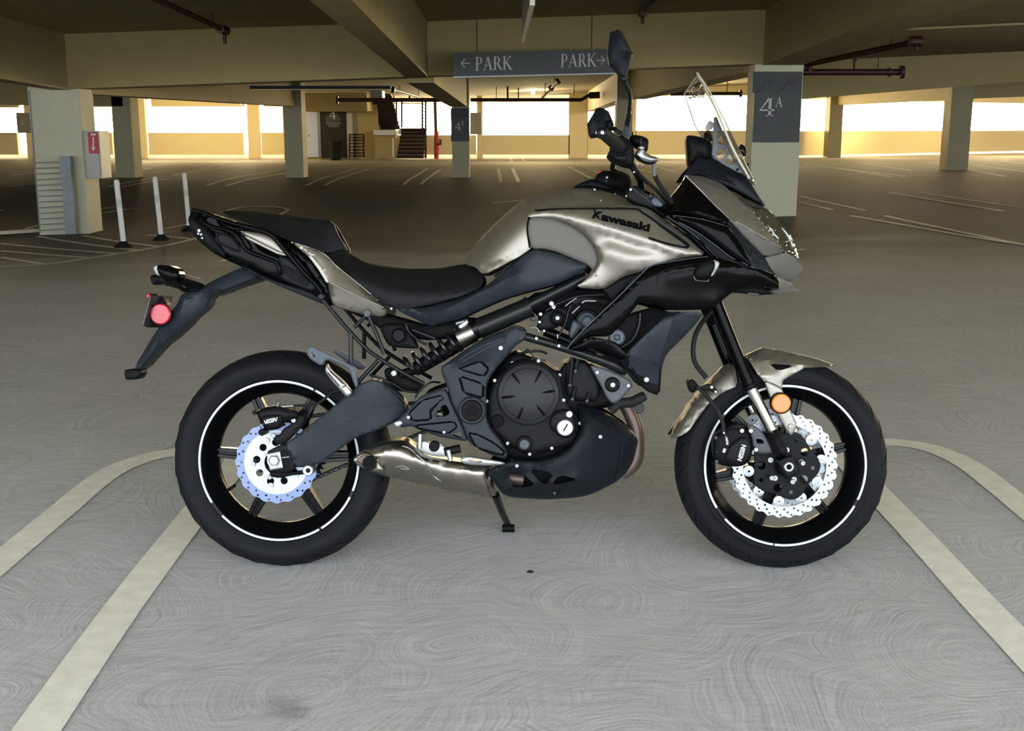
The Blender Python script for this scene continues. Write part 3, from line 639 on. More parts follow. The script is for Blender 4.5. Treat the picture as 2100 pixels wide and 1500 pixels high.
e = empty('fire_cabinet', on_y(188, 366, CYF), 'grey cream fire hose cabinet with a red arrow sign on the left column', 'cabinet')
xc = on_y(172, 330, 17.66).x - .01
p, q = on_y(172, 366, CYF), on_y(203, 268, CYF)
box('body', tuple(rel(e, (xc, CYF, p.z))), tuple(rel(e, (q.x, CYF + .42, q.z))), M['cabinet'], e)
p, q = on_y(175, 362, CYF), on_y(200, 272, CYF)
box('door', tuple(rel(e, (p.x, CYF - .014, p.z))), tuple(rel(e, (q.x, CYF, q.z))), M['cabinet'], e, .004)
p, q = on_y(183, 315, CYF - .02), on_y(199.5, 271, CYF - .02)
s_ = box('arrow_sign', tuple(rel(e, (p.x, CYF - .022, p.z))), tuple(rel(e, (q.x, CYF - .014, q.z))), M['redsign'], e); s_['label'] = 'red sign with a white down arrow'
bm = bmesh.new()
for quad in ([(189.6, 281), (193, 281), (193, 304), (189.6, 304)], [(186.5, 302), (196, 302), (191.3, 311), (191.3, 311.01)], [(186, 274), (196.5, 274), (196.5, 278), (186, 278)]):
    f = [bm.verts.new(rel(e, on_y(x, y, CYF - .026))) for x, y in quad]; bm.faces.new(f)
bm_obj('arrow', bm, M['whiteprint'], s_)
tube('handle', [rel(e, on_y(209, 322, CYF + .2)), rel(e, on_y(209, 332, CYF + .2))], .02, M['alu'], e, 8)
def delineator(top, base, label):
    B = ground(*base); s = (base[1] - 260) / (CAM_H - B.z); T = Vector((B.x + ((top[0] - base[0]) / s), B.y, B.z + (base[1] - top[1]) / s * 1.01))
    e = empty('delineator_post', B, label, 'post', )
    w = .035
    d = (T - B); d.x *= .35
    bm = bmesh.new(); add_tube(bm, [(0, 0, .04), d * .97, d], [w, w, w * .8], 12); bm_obj('tube', bm, M['white'], e, 40)
    bm = bmesh.new(); add_tube(bm, [d * .60, d * .72], [w * 1.06] * 2, 12); bm_obj('reflective_band', bm, M['letter'], e, 40)
    bm = bmesh.new(); add_tube(bm, [(0, 0, 0), (0, 0, .025), (0, 0, .06), (0, 0, .085)], [.125, .115, .06, .05], 16); bm_obj('rubber_base', bm, M['blackrub'], e, 40)
delineator((237, 369), (254, 508), 'white plastic delineator post on a black foot, nearest to the left column')
delineator((315, 363), (331, 493), 'white plastic delineator post on a black foot, middle one of three')
delineator((378, 355), (388, 474), 'white plastic delineator post partly hidden by the motorcycle tail')
a, b = on_y(-60, 488, 17.9), on_y(82, 474, 17.9)
q0, q1 = ground(-80, 487), ground(82, 476)
bm = bmesh.new(); add_hex(bm, [(q0.x, q0.y, q0.z - .02), (q1.x, q1.y, q1.z - .02), (q1.x, q1.y + .2, q1.z - .02), (q0.x, q0.y + .2, q0.z - .02), (q0.x, q0.y, q0.z + .05), (q1.x, q1.y, q1.z + .05), (q1.x, q1.y + .2, q1.z + .05), (q0.x, q0.y + .2, q0.z + .05)])
tag(bm_obj('trim_3', bm, M['column']), kind='structure')

# a scrap of grit on the concrete
g_ = ground(1087, 1175)
bm = bmesh.new(); bmesh.ops.create_icosphere(bm, subdivisions=2, radius=1, matrix=Matrix.Translation(g_ + Vector((0, 0, .003))) @ Matrix.Diagonal((.011, .006, .004, 1)))
for v in bm.verts: v.co += Vector((random.uniform(-1, 1), random.uniform(-1, 1), random.uniform(-.5, .5))) * .001
tag(bm_obj('pebble', bm, M['blackrub'], None, 60), 'tiny dark pebble on the concrete below the side stand', 'pebble')

# ================================================================== THE MOTORCYCLE
LEAN = math.radians(9.0)
G1, G2 = on_z(582, 1159, 0), on_z(1599, 1164, 0)
BM = Matrix.Translation((G1 + G2) / 2) @ Matrix.Rotation(math.atan2(G2.y - G1.y, G2.x - G1.x), 4, 'Z') @ Matrix.Rotation(-LEAN, 4, 'X')
BI = BM.inverted(); CL = BI @ CAMV
bike = empty('motorcycle', (0, 0, 0), 'silver and black adventure touring motorcycle leaning on its side stand on the concrete floor', 'motorcycle')
bike.matrix_world = BM
def U(px, py, w):
    d = BI.to_3x3() @ ray(px, py); t = (-w - CL.y) / d.y
    return CL + d * t
def mpp(px, py, w): return (U(px + 1, py, w) - U(px, py, w)).length
def conv(k):
    x0, y0, s = {0: (0, 0, 1), 1: (340, 680, 3), 2: (1340, 680, 3), 3: (800, 560, 2.7776), 4: (240, 400, 3.3871), 5: (900, 360, 2.625), 6: (1150, 40, 2.5855),
                 7: (1360, 130, 6.25), 8: (1160, 200, 6.818), 9: (1280, 330, 5), 'A': (1060, 560, 5.556), 'B': (620, 600, 5.25), 'C': (480, 780, 5.768)}[k]
    return lambda p: (x0 + p[0] / s, y0 + p[1] / s) + tuple(p[2:])
HITS = []
def cast(px, py):
    d = (BI.to_3x3() @ ray(px, py)).normalized(); best = None
    for t in HITS:
        h = t.ray_cast(CL, d)
        if h[0] is not None and (best is None or h[3] < best[1]): best = (h[0], h[3])
    return (best[0] - d * 0.0006) if best else None
def surf_w(px, py, default):
    h = cast(px, py); return -h.y if h is not None else default

def inside(P, poly):
    x, y = P[:, 0], P[:, 1]; c = np.zeros(len(P), bool); n = len(poly)
    for i in range(n):
        x0, y0 = poly[i][0], poly[i][1]; x1, y1 = poly[i - 1][0], poly[i - 1][1]
        if y0 == y1: continue
        m = ((y0 > y) != (y1 > y)) & (x < (x1 - x0) * (y - y0) / (y1 - y0) + x0); c ^= m
    return c
def resample(poly, s, closed=True):
    out = []; n = len(poly)
    for i in range(n if closed else n - 1):
        a, b = np.array(poly[i], float), np.array(poly[(i + 1) % n], float)
        k = max(1, int(math.ceil(np.hypot(*(b - a)[:2]) / s)))
        out += [a + (b - a) * (j / k) for j in range(k)]
    if not closed: out.append(np.array(poly[-1], float))
    return out
def seg_dist(P, ring):
    d = np.full(len(P), 1e9); R = np.array([r[:2] for r in ring])
    for i in range(len(R)):
        a, b = R[i - 1], R[i]; ab = b - a; L = max(ab @ ab, 1e-12)
        t = np.clip(((P - a) @ ab) / L, 0, 1); d = np.minimum(d, np.hypot(*(P - a - t[:, None] * ab).T))
    return d
def round_poly(pts, it):
    for _ in range(it):
        n = len(pts); q = []
        for i in range(n):
            a, b = np.array(pts[i], float), np.array(pts[(i + 1) % n], float)
            q += [a * .8 + b * .2, a * .2 + b * .8]
        pts = q
    return pts

def sheet_core(name, outer, holes, creases, mapping, unit, material, parent, dome, edge, thick, mirror, s, angle, hit=True, backface=False, fair=0, drape=None):
    """outline (u,v,w) -> triangulated, gently domed shell with walls; mapping(u,v,w) gives local coordinates; unit = metres per u"""
    outer = resample(outer, s); holes = [resample(h, s) for h in holes]
    cre = [resample(c, s, False) for c in creases]
    pts, wv, edges = [], [], []
    def ring(r):
        b = len(pts)
        for p in r: pts.append((p[0], p[1])); wv.append(p[2])
        edges.extend([(b + i, b + (i + 1) % len(r)) for i in range(len(r))]); return (b, len(r))
    rings = [ring(outer)] + [ring(h) for h in holes]
    for c in cre:
        b = len(pts)
        for p in c: pts.append((p[0], p[1])); wv.append(p[2])
        edges.extend([(b + i, b + i + 1) for i in range(len(c) - 1)])
    nfix = len(pts)
    A = np.array(outer)[:, :2]; x0, y0 = A.min(0); x1, y1 = A.max(0)
    gx = np.arange(x0 + s / 2, x1, s); gy = np.arange(y0 + s / 2, y1, s * .87)
    G = np.array([(x + (s / 2 if j % 2 else 0), y) for j, y in enumerate(gy) for x in gx]).reshape(-1, 2)
    allr = [outer] + holes
    e_u = edge / unit
    extra = []
    if dome:
        for r in allr[:1]:
            n = len(r)
            for i in range(n):
                t = np.array(r[(i + 1) % n][:2]) - np.array(r[i - 1][:2]); L = np.hypot(*t)
                if L < 1e-9: continue
                nn = np.array([-t[1], t[0]]) / L
                for sg in (1, -1):
                    for kf in (.12, .45):
                        extra.append(np.array(r[i][:2]) + nn * sg * e_u * kf)
    C = np.array(extra).reshape(-1, 2) if extra else np.zeros((0, 2))
    def keep(P, tol):
        if not len(P): return P
        m = inside(P, outer)
        for h in holes: m &= ~inside(P, h)
        P = P[m]
        if not len(P): return P
        d = np.full(len(P), 1e9)
        for r in allr: d = np.minimum(d, seg_dist(P, r))
        for c in cre:
            R = np.array(c)[:, :2]
            for i in range(len(R)): d = np.minimum(d, np.hypot(*(P - R[i]).T) * 1.0)
        return P[d > tol]
    G = keep(G, s * .5)
    C = keep(C, e_u * .1)
    if len(C):   # thin out
        seen = {}; q = max(e_u * .12, s * .12)
        for p in C: seen.setdefault((int(p[0] / q), int(p[1] / q)), p)
        C = np.array(list(seen.values()))
    I = np.concatenate([C, G]) if len(C) else G
    for p in I: pts.append((p[0], p[1])); wv.append(None)
    res = delaunay_2d_cdt([Vector(p) for p in pts], edges, [], 0, 1e-7)
    V, F, orig = res[0], res[2], res[3]
    P = np.array([tuple(v) for v in V])
    cen = np.array([P[list(f)].mean(0) for f in F])
    m = inside(cen, outer)
    for h in holes: m &= ~inside(cen, h)
    F = [tuple(f) for f, k in zip(F, m) if k]
    nV = len(P); w = np.full(nV, np.nan); o2n = {}
    for i, os_ in enumerate(orig):
        for o in os_:
            o2n[o] = i
            if o < nfix: w[i] = wv[o]
    fixed = ~np.isnan(w); avg = np.nanmean(w); w[~fixed] = avg
    if (~fixed).any():
        if np.ptp(w[fixed]) > 1e-6:
            E = set()
            for f in F:
                for k in range(3): E.add((f[k], f[(k + 1) % 3])); E.add((f[(k + 1) % 3], f[k]))
            E = np.array(list(E)); cnt = np.bincount(E[:, 0], minlength=nV).clip(1)
            free = ~fixed
            fi = np.where(fixed)[0]; nf = np.where(free)[0]      # start from nearest fixed value, then relax
            for i in nf: w[i] = w[fi[np.argmin(np.hypot(*(P[fi] - P[i]).T))]]
            for _ in range(160):
                a = np.bincount(E[:, 0], weights=w[E[:, 1]], minlength=nV) / cnt; w[free] = a[free]
    if dome:
        d = seg_dist(P, outer)
        t = np.clip(d * unit / edge, 0, 1); w = w + dome * np.sqrt(np.clip(1 - (1 - t) ** 2, 0, 1))
    if drape is not None:
        for i in range(nV):
            h = cast(P[i, 0], P[i, 1])
            if h is not None: w[i] = -h.y + drape + (w[i] - avg if dome else 0)
    if fair:
        E = set()
        for f in F:
            for k in range(3): E.add((f[k], f[(k + 1) % 3])); E.add((f[(k + 1) % 3], f[k]))
        E = np.array(list(E)); cnt = np.bincount(E[:, 0], minlength=nV).clip(1)
        free = np.ones(nV, bool)
        for b, n in rings:
            for i in range(n): free[o2n[b + i]] = False
        for _ in range(fair):
            a = np.bincount(E[:, 0], weights=w[E[:, 1]], minlength=nV) / cnt; w[free] = .4 * w[free] + .6 * a[free]
    verts = [mapping(P[i, 0], P[i, 1], w[i]) for i in range(nV)]
    f0 = F[0]; nrm = (verts[f0[1]] - verts[f0[0]]).cross(verts[f0[2]] - verts[f0[0]])
    if nrm.y > 0: F = [f[::-1] for f in F]
    if hit: HITS.append(BVHTree.FromPolygons(verts, F))
    faces = list(F)
    if thick:
        for b, n in rings:
            idx = [o2n[b + i] for i in range(n)]
            rim, back = [], []                # the wall has its own edge loop, so the rim stays crisp
            for i in idx:
                rim.append(len(verts)); verts.append(verts[i].copy())
                back.append(len(verts)); verts.append(verts[i] + Vector((0, thick, 0)))
            for k in range(n):
                i, j = idx[k], idx[(k + 1) % n]
                if i == j or (mirror and abs(w[i]) < .003 and abs(w[j]) < .003): continue
                faces.append((rim[k], rim[(k + 1) % n], back[(k + 1) % n], back[k]))
        if backface:
            off = len(verts); verts += [verts[i] + Vector((0, thick, 0)) for i in range(nV)]
            faces += [tuple(off + i for i in f[::-1]) for f in F]
    if mirror:
        off = len(verts); verts = verts + [Vector((v.x, -v.y, v.z)) for v in verts]
        faces = faces + [tuple(off + i for i in f[::-1]) for f in faces]
    bm = bmesh.new(); bv = [bm.verts.new(v) for v in verts]
    for f in faces:
        try: bm.faces.new([bv[i] for i in f])
        except ValueError: pass
    if mirror: bmesh.ops.remove_doubles(bm, verts=[v for v in bv if v.is_valid and abs(v.co.y) < .002 and v.link_faces], dist=.0012)
    loose = [v for v in bm.verts if not v.link_faces]
    if loose: bmesh.ops.delete(bm, geom=loose, context='VERTS')
    return bm_obj(name, bm, M[material], parent, angle, recalc=False)
def area(p): return abs(sum(p[i - 1][0] * p[i][1] - p[i][0] * p[i - 1][1] for i in range(len(p)))) / 2
def panel(name, k, pts, w, material, parent=None, dome=.006, edge=.02, thick=.012, holes=(), creases=(), mirror=False, s=None, angle=32, rnd=1, hit=True, backface=False, fair=None, drape=None):
    c = conv(k); fair = (10 if angle >= 40 else 0) if fair is None else fair; full = lambda L: [c(p) if len(p) > 2 else c(p) + (w,) for p in L]
    o = full(pts)
    if rnd: o = round_poly(o, rnd)
    H = [round_poly(full(h), 1) for h in holes]; CR = [full(x) for x in creases]
    s = s or max(2.2, min(8, math.sqrt(area(o)) / 16))
    u = mpp(o[0][0], o[0][1], w)
    e = min(edge, math.sqrt(area(o)) * u * .45)
    return sheet_core(name, o, H, CR, U, u, material, bike if parent is None else parent, dome, e, thick, mirror, s, angle, hit, backface, fair, drape)
def plate(name, outer, w, material, parent, holes=(), dome=.0008, edge=.004, thick=.005, s=.008, angle=32, hit=True):
    """same, but the outline is given in local metres (x, z)"""
    f = lambda L: [(p[0], p[1], w) for p in L]
    return sheet_core(name, f(outer), [f(h) for h in holes], [], lambda x, z, ww: Vector((x, -ww, z)), 1.0, material, parent, dome, edge, thick, False, s, angle, hit, True)
def lathe(name, c, prof, material, parent, seg=48, arc=None, closed=False, angle=35):
    """c = local (x, z); prof = [(radius, w)] in metres, turned about the axle direction"""
    bm = bmesh.new(); a0, a1 = (0, 2 * math.pi) if arc is None else (math.radians(arc[0]), math.radians(arc[1]))
    n = seg if arc is None else max(3, int(seg * abs(a1 - a0) / 6.283)); R = []
    for i in range(n if arc is None else n + 1):
        a = a0 + (a1 - a0) * i / n
        R.append([bm.verts.new((c[0] + r * math.cos(a), -w, c[1] + r * math.sin(a))) for r, w in prof])
    m = len(prof)
    for i in range(n):
        A, B = R[i], R[(i + 1) % len(R)]
        for j in range(m if closed else m - 1): bm.faces.new((A[j], A[(j + 1) % m], B[(j + 1) % m], B[j]))
    bmesh.ops.remove_doubles(bm, verts=bm.verts, dist=1e-6)
    return bm_obj(name, bm, M[material], parent, angle)
def cyl(name, px, py, r_px, w1, depth, material, parent=None, seg=28, chamfer=.12, extra=()):
    """short round boss facing the camera side; front face at w1"""
    p = U(px, py, w1); u = mpp(px, py, w1); r = r_px * u; ch = r * chamfer
    prof = [(0, w1)] + [(a * r, w1 + b) for a, b in extra] + [(r - ch, w1), (r, w1 - ch), (r, w1 - depth)]
    o = lathe(name, (p.x, p.z), prof, material, bike if parent is None else parent, seg); return o
def bolt(px, py, r_px=4.5, material='bolt', parent=None, w=None):
    w = surf_w(px, py, .13) if w is None else w
    u = mpp(px, py, w); p = U(px, py, w + .003); r = r_px * u * .9
    return lathe('bolt', (p.x, p.z), [(0, w + .0015), (r * .38, w + .0015), (r * .42, w + .0045), (r * .8, w + .0045), (r, w + .003), (r, w - .006)], material, bike if parent is None else parent, 10, angle=25)
def rod(name, k, pts, r_px, material, parent=None, spline=5, seg=10, w=None):
    """tube through photo points (x, y, w); radius in pixels of the given zoom"""
    c = conv(k); s = {0: 1, 1: 3, 2: 3, 3: 2.7776, 4: 3.3871, 5: 2.625, 6: 2.5855, 7: 6.25, 8: 6.818, 9: 5, 'A': 5.556, 'B': 5.25, 'C': 5.768}[k]
    P = [c(p) if len(p) > 2 else c(p) + (w,) for p in pts]
    Q = [U(*p) for p in P]; u = mpp(*P[0])
    rr = [r / s * u for r in r_px] if isinstance(r_px, (list, tuple)) else r_px / s * u
    if spline and len(Q) > 2:
        if isinstance(rr, list): rr = [rr[min(int(i / spline), len(rr) - 1)] for i in range((len(Q) - 1) * spline + 1)]
        Q = catmull(Q, spline)
    bm = bmesh.new(); add_tube(bm, Q, rr, seg); return bm_obj(name, bm, M[material], bike if parent is None else parent, 40)
def line_on(name, k, pts, r_px, material, parent=None, default=.15, spline=5):
    c = conv(k); P = [Vector(c(p)[:2] + (0,)) for p in pts]
    P = catmull(P, spline) if spline and len(P) > 2 else [Vector(q) for q in resample([tuple(p) for p in P], 6, False)]
    Q = []
    for p in P:
        h = cast(p.x, p.y); Q.append(h if h is not None else U(p.x, p.y, default))
    bm = bmesh.new(); add_tube(bm, Q, r_px * mpp(P[0].x, P[0].y, default), 6); return bm_obj(name, bm, M[material], bike if parent is None else parent, 60)
def text_on(text, p0, run, up, material, parent=None, bold=.0, default=.15, name='lettering'):
    """lettering laid on whatever surface lies there: p0 = lower-left pixel, run = pixel vector over the whole word, up = pixel vector over the cap height"""
    V, F = font_verts(text, bold); Q = []
    x0 = min(v[0] for v in V); xs = max(v[0] for v in V) - x0; ys = max(v[1] for v in V)
    for x, y in V:
        x = (x - x0) / xs; y /= ys
        px, py = p0[0] + run[0] * x + up[0] * y, p0[1] + run[1] * x + up[1] * y
        h = cast(px, py); Q.append(h if h is not None else U(px, py, default))
    return mesh_obj(name, Q, F, M[material], bike if parent is None else parent)
def mirrored(o):
    c = o.copy(); COL.objects.link(c); c.parent = o.parent; c.scale = (1, -1, 1)
    return c

# ------------------------------------------------------------------ wheels
def wheel(name, px, R, hw, rt, spokes, tape_arcs, label):
    x = U(px, 941, 0).x; z = (R - rt) + rt / math.cos(LEAN); c = (x, z)
    prof = [(.231, .058), (.232, .066), (.229, .069), (.221, .069), (.215, .062), (.204, .042), (.194, .024), (.187, .011), (.187, -.011), (.194, -.024), (.215, -.062), (.229, -.069), (.232, -.058), (.212, -.02), (.212, .02)]
    k = R / .312 if R < .305 else 1.0
    k = 1.0
    rim = lathe(name, c, prof, 'rim', bike, 96, closed=True)
    rim['label'] = label
    half = [(.224, .060), (.232, .0665), (.240, .070), (.252, hw * .965), (.268, hw), (R - .030, hw * .93), (R - .017, hw * .76), (R - .008, hw * .52), (R - .002, hw * .26), (R, 0)]
    prof = half + [(r, -w) for r, w in half[::-1][1:]]
    t = lathe('tire', c, prof, 'tyre', rim, 128, angle=60)
    for a0, a1 in tape_arcs: lathe('rim_tape', c, [(.2285, .0685), (.2285, .0702), (.2225, .0702), (.2225, .0685)], 'stripe', rim, 128, (a0, a1))
    # tread grooves: thin dark slits across the shoulder
    for s_ in (1, -1):
        bm = bmesh.new()
        for i in range(26):
            a = 2 * math.pi * i / 26 + (.06 if s_ < 0 else 0)
            pts = []
            for q in range(6):
                f = q / 5; ww = hw * (.92 - .75 * f); rr = np.interp(ww / hw, [0, .26, .52, .76, .93, 1], [R, R - .002, R - .008, R - .017, R - .030, R - .044]) + .0004
                aa = a + s_ * .16 * f + (.05 if i % 2 else 0) * f
                pts.append((c[0] + rr * math.cos(aa), -s_ * ww, c[1] + rr * math.sin(aa)))
            add_tube(bm, pts, [.0005, .0013, .0018, .0018, .0014, .0005], 5)
        g_ = bm_obj('tread_grooves', bm, M['print'], rim); g_['kind'] = 'stuff'
    for a in spokes:
        bm = bmesh.new(); ca, sa = math.cos(math.radians(a)), math.sin(math.radians(a))
        for off in (-.0085, .0085):
            q = []
            for r, wd, dp in ((.035, .0075, .030), (.191, .0055, .014)):
                o2 = off * (1.35 if r < .1 else .95)
                q.append([(c[0] + r * ca - (o2 + e * wd) * sa, -f * dp, c[1] + r * sa + (o2 + e * wd) * ca) for e, f in ((-1, -1), (1, -1), (1, 1), (-1, 1))])
            add_hex(bm, q[0] + q[1])
        q = []
        for r, wd, dp in ((.035, .013, .018), (.191, .010, .008)):
            q.append([(c[0] + r * ca - e * wd * sa, -f * dp, c[1] + r * sa + e * wd * ca) for e, f in ((-1, -1), (1, -1), (1, 1), (-1, 1))])
        add_hex(bm, q[0] + q[1])
        bmesh.ops.bevel(bm, geom=list(bm.edges), offset=.002, segments=1, affect='EDGES')
        bm_obj('spoke', bm, M['rim'], rim, 30)
    lathe('hub', c, [(0, .06), (.022, .06), (.024, .05), (.05, .042), (.055, .03), (.055, -.03), (.05, -.045), (.0, -.06)], 'rim', rim, 40)
    return rim, c
rw, RC = wheel('rear_wheel', 582.5, .3115, .081, .085, (2, 63, 114, 175, 241, 303), ((-22, 62), (64, 212), (224, 300), (302, 333)), 'rear wheel with a white tape ring')
fw, FC = wheel('front_wheel', 1599.5, .3030, .061, .065, (15, 76, 136, 193, 250, 313), ((-25, 140), (145, 212), (222, 262), (263, 330)), 'front wheel with a white tape ring')
# valve stem
p = (RC[0] - .131, RC[1] - .066); 
rod('valve_stem', 1, [(370, 985, .02), (425, 948, .03)], 10, 'rim', rw)

def disc(name, c, w, ro, ri, lobes, amp, hole_rows, nh, hr, material, parent, n=192, notches=None):
    outer = [(c[0] + (ro + amp * math.cos(lobes * 2 * math.pi * i / n)) * math.cos(2 * math.pi * i / n), c[1] + (ro + amp * math.cos(lobes * 2 * math.pi * i / n)) * math.sin(2 * math.pi * i / n)) for i in range(n)]
    circ = lambda x, z, r, m: [(x + r * math.cos(2 * math.pi * i / m), z + r * math.sin(2 * math.pi * i / m)) for i in range(m)]
    holes = [circ(c[0], c[1], ri, 72)]
    for j, r in enumerate(hole_rows):
        for i in range(nh):
            a = 2 * math.pi * (i + .33 * j) / nh; holes.append(circ(c[0] + r * math.cos(a), c[1] + r * math.sin(a), hr, 8))
    if notches:
        for a in notches[1]: holes.append(circ(c[0] + notches[0] * math.cos(a), c[1] + notches[0] * math.sin(a), notches[2], 14))
    return plate(name, outer, w, material, parent, holes, dome=0, s=.012)
# front brake discs: near and far
for w in (.062, -.066):
    d = disc('brake_disc', FC, w, .1465, .117, 30, .0028, (.1245, .1335, .1415), 28, .0032, 'disc', fw)
    n_ = 10
    carrier_out = []
    for i in range(120):
        a = 2 * math.pi * i / 120; carrier_out.append((FC[0] + (.092 + .007 * math.cos(5 * a)) * math.cos(a), FC[1] + (.092 + .007 * math.cos(5 * a)) * math.sin(a)))
    circ = lambda x, z, r, m=14: [(x + r * math.cos(2 * math.pi * i / m), z + r * math.sin(2 * math.pi * i / m)) for i in range(m)]
    H = [circ(*FC, .03)]
    for i in range(5):
        a = 2 * math.pi * (i + .5) / 5; H.append(circ(FC[0] + .066 * math.cos(a), FC[1] + .066 * math.sin(a), .012))
        a += .55; H.append(circ(FC[0] + .078 * math.cos(a), FC[1] + .078 * math.sin(a), .006, 10))
    plate('disc_carrier', carrier_out, w + .004, 'engine', fw, H, dome=.001)
    for i in range(10):       # bobbins joining ring and carrier
        a = 2 * math.pi * (i + .25) / 10
        r0 = .103
        lathe('bobbin', (FC[0] + r0 * math.cos(a), FC[1] + r0 * math.sin(a)), [(.0035, w + .007), (.0075, w + .007), (.0075, w + .004), (.0155, w + .003), (.0155, w - .004)], 'alu' if i % 2 == 0 else 'disc', fw, 14)
    if w > 0:
        for i in range(5):
            a = 2 * math.pi * (i + .2) / 5
            lathe('bolt', (FC[0] + .045 * math.cos(a), FC[1] + .045 * math.sin(a)), [(0, w + .008), (.003, w + .008), (.003, w + .011), (.0075, w + .011), (.0085, w + .009), (.0085, w)], 'bolt', fw, 12)
lathe('axle_spacer', FC, [(0, .085), (.025, .085), (.027, .08), (.030, .06)], 'darkplastic', fw, 24)
# rear disc
WRD = .098
disc('brake_disc', RC, WRD, .1145, .0905, 20, .0022, (.0985, .1075), 20, .0033, 'disc_sky', rw)
disc('disc_carrier', RC, WRD + .002, .0905, .034, 24, .0004, (), 1, .004, 'disc', rw, notches=(.056, [math.radians(a) for a in range(12, 372, 40)], .0105))
for i in range(5):
    a = math.radians(20 + 72 * i); lathe('bolt', (RC[0] + .066 * math.cos(a + .35), RC[1] + .066 * math.sin(a + .35)), [(0, WRD + .004), (.003, WRD + .004), (.003, WRD + .008), (.007, WRD + .008), (.008, WRD + .003)], 'alu', rw, 12)
# sprocket and chain on the far side
n = 43 * 4; sp = []
for i in range(n):
    a = 2 * math.pi * i / n; r = .108 if i % 4 in (0, 1) else .099
    sp.append((RC[0] + r * math.cos(a), RC[1] + r * math.sin(a)))
plate('sprocket', sp, -.09, 'engine', rw, [circ(*RC, .05, 24)], dome=0)
fs = (U(905, 850, 0).x, U(905, 850, 0).z)
bm = bmesh.new()
for sg, rr in ((1, .104), (-1, .104)):
    A = Vector((RC[0], .092, RC[1] + sg * rr)); B = Vector((fs[0], .092, fs[1] + sg * .036)); L = (B - A).length; m = int(L / .0159)
    for i in range(m):
        p, q = A.lerp(B, i / m), A.lerp(B, (i + 1.15) / m)
        for dy in ((-.008, .008) if i % 2 else (-.005, .005)):
            add_tube(bm, [p + Vector((0, dy, 0)), p.lerp(q, .5) + Vector((0, dy, 0)), q + Vector((0, dy, 0))], [.0062, .0045, .0062], 6)
ch = bm_obj('chain', bm, M['casting'], bike); ch['kind'] = 'stuff'

# ------------------------------------------------------------------ swingarm, axle block, rear caliper
panel('swingarm', 1, [(640, 735, .115), (740, 690, .12), (870, 590, .125), (1010, 480, .13), (1130, 375, .135), (1200, 318, .135), (1290, 290, .13), (1390, 350, .12), (1480, 440, .115), (1480, 520, .115), (1400, 565, .125), (1300, 612, .13), (1160, 658, .13), (1080, 720, .13), (960, 805, .12), (880, 836, .12), (790, 836, .12), (750, 720, .12)],
      .125, 'swingarm', dome=.004, edge=.010, thick=.06, creases=[[(770, 800, .158), (880, 725, .172), (1010, 628, .182), (1150, 535, .186), (1280, 482, .182), (1420, 455, .165)]], angle=14)
panel('axle_block', 1, [(612, 745), (700, 700), (745, 690), (800, 835), (770, 870), (640, 872)], .132, 'engine', dome=.004, thick=.05)
panel('chain_adjuster', 1, [(708, 730), (745, 728), (765, 835), (722, 842)], .138, 'darkplastic', dome=.002)
panel('axle_plate', 1, [(617, 755), (702, 738), (722, 842), (640, 857)], .140, 'alu', dome=.002, edge=.004, rnd=0)
cyl('axle_nut', 561.5, 945.5, 11.5, .152, .014, 'alu', seg=6, chamfer=.18)
lathe('axle_nut_washer', (U(561.5, 945.5, .144).x, U(561.5, 945.5, .144).z), [(0, .146), (.0185, .146), (.0185, .138)], 'bolt', bike, 20)
rod('adjuster_bolt', 1, [(715, 778), (760, 772)], 5, 'bolt', w=.143, spline=0)
panel('caliper_bracket', 1, [(650, 640), (700, 640), (720, 600), (790, 560), (800, 510), (830, 520), (850, 570), (740, 690), (680, 700)], .122, 'engine', dome=.004)
panel('brake_caliper', 1, [(560, 500), (600, 470), (690, 460), (760, 480), (810, 490), (820, 530), (780, 545), (720, 560), (700, 600), (640, 610), (600, 590), (575, 545)], .135, 'engine', dome=.014, edge=.02, thick=.07)
panel('caliper_cover', 1, [(590, 525), (640, 512), (720, 515), (715, 560), (690, 595), (630, 600), (600, 575)], .150, 'darkplastic', dome=.004, edge=.008)
text_on('NISSIN', (539, 871), (28, -6.5), (2, -9), 'whiteprint', None, .03)
rod('bleed_screw', 1, [(685, 468, .13), (700, 435, .135)], 9, 'alu', spline=0)
rod('banjo', 1, [(715, 463), (785, 458)], 7, 'alu', w=.14, spline=0)
rod('brake_hose', 1, [(785, 458, .14), (860, 455, .135), (940, 440, .12), (1000, 395, .11), (1030, 375, .1), (1100, 350, .1)], 9, 'blackrub')
for x, y, r in ((760, 503, 24), (590, 622, 22), (545, 500, 14)): cyl('pin_boot', 340 + x / 3, 680 + y / 3, r / 3, .145, .05, 'darkplastic', seg=14)
bolt(340 + 785 / 3, 680 + 548 / 3, 6, w=.134); bolt(340 + 660 / 3, 680 + 642 / 3, 6, w=.134); bolt(340 + 640 / 3, 680 + 900 / 3, 5, w=.125)
cyl('swingarm_spool', 340 + 873 / 3, 680 + 857 / 3, 11, .165, .05, 'alu', seg=20)
cyl('spool_core', 340 + 875 / 3, 680 + 857 / 3, 5, .166, .01, 'darkplastic', seg=14)
panel('swingarm_foot', 1, [(640, 862), (770, 868), (850, 855), (860, 880), (780, 885), (700, 905), (640, 890)], .12, 'darkplastic', dome=.003)
# far arm of the swingarm, seen through the wheel
far_arm = panel('swingarm_arm', 1, [(690, 740), (870, 620), (1130, 380), (1290, 300), (1400, 360), (1300, 560), (1100, 700), (900, 810), (720, 830)], -.12, 'darkplastic', dome=.004, thick=.03)

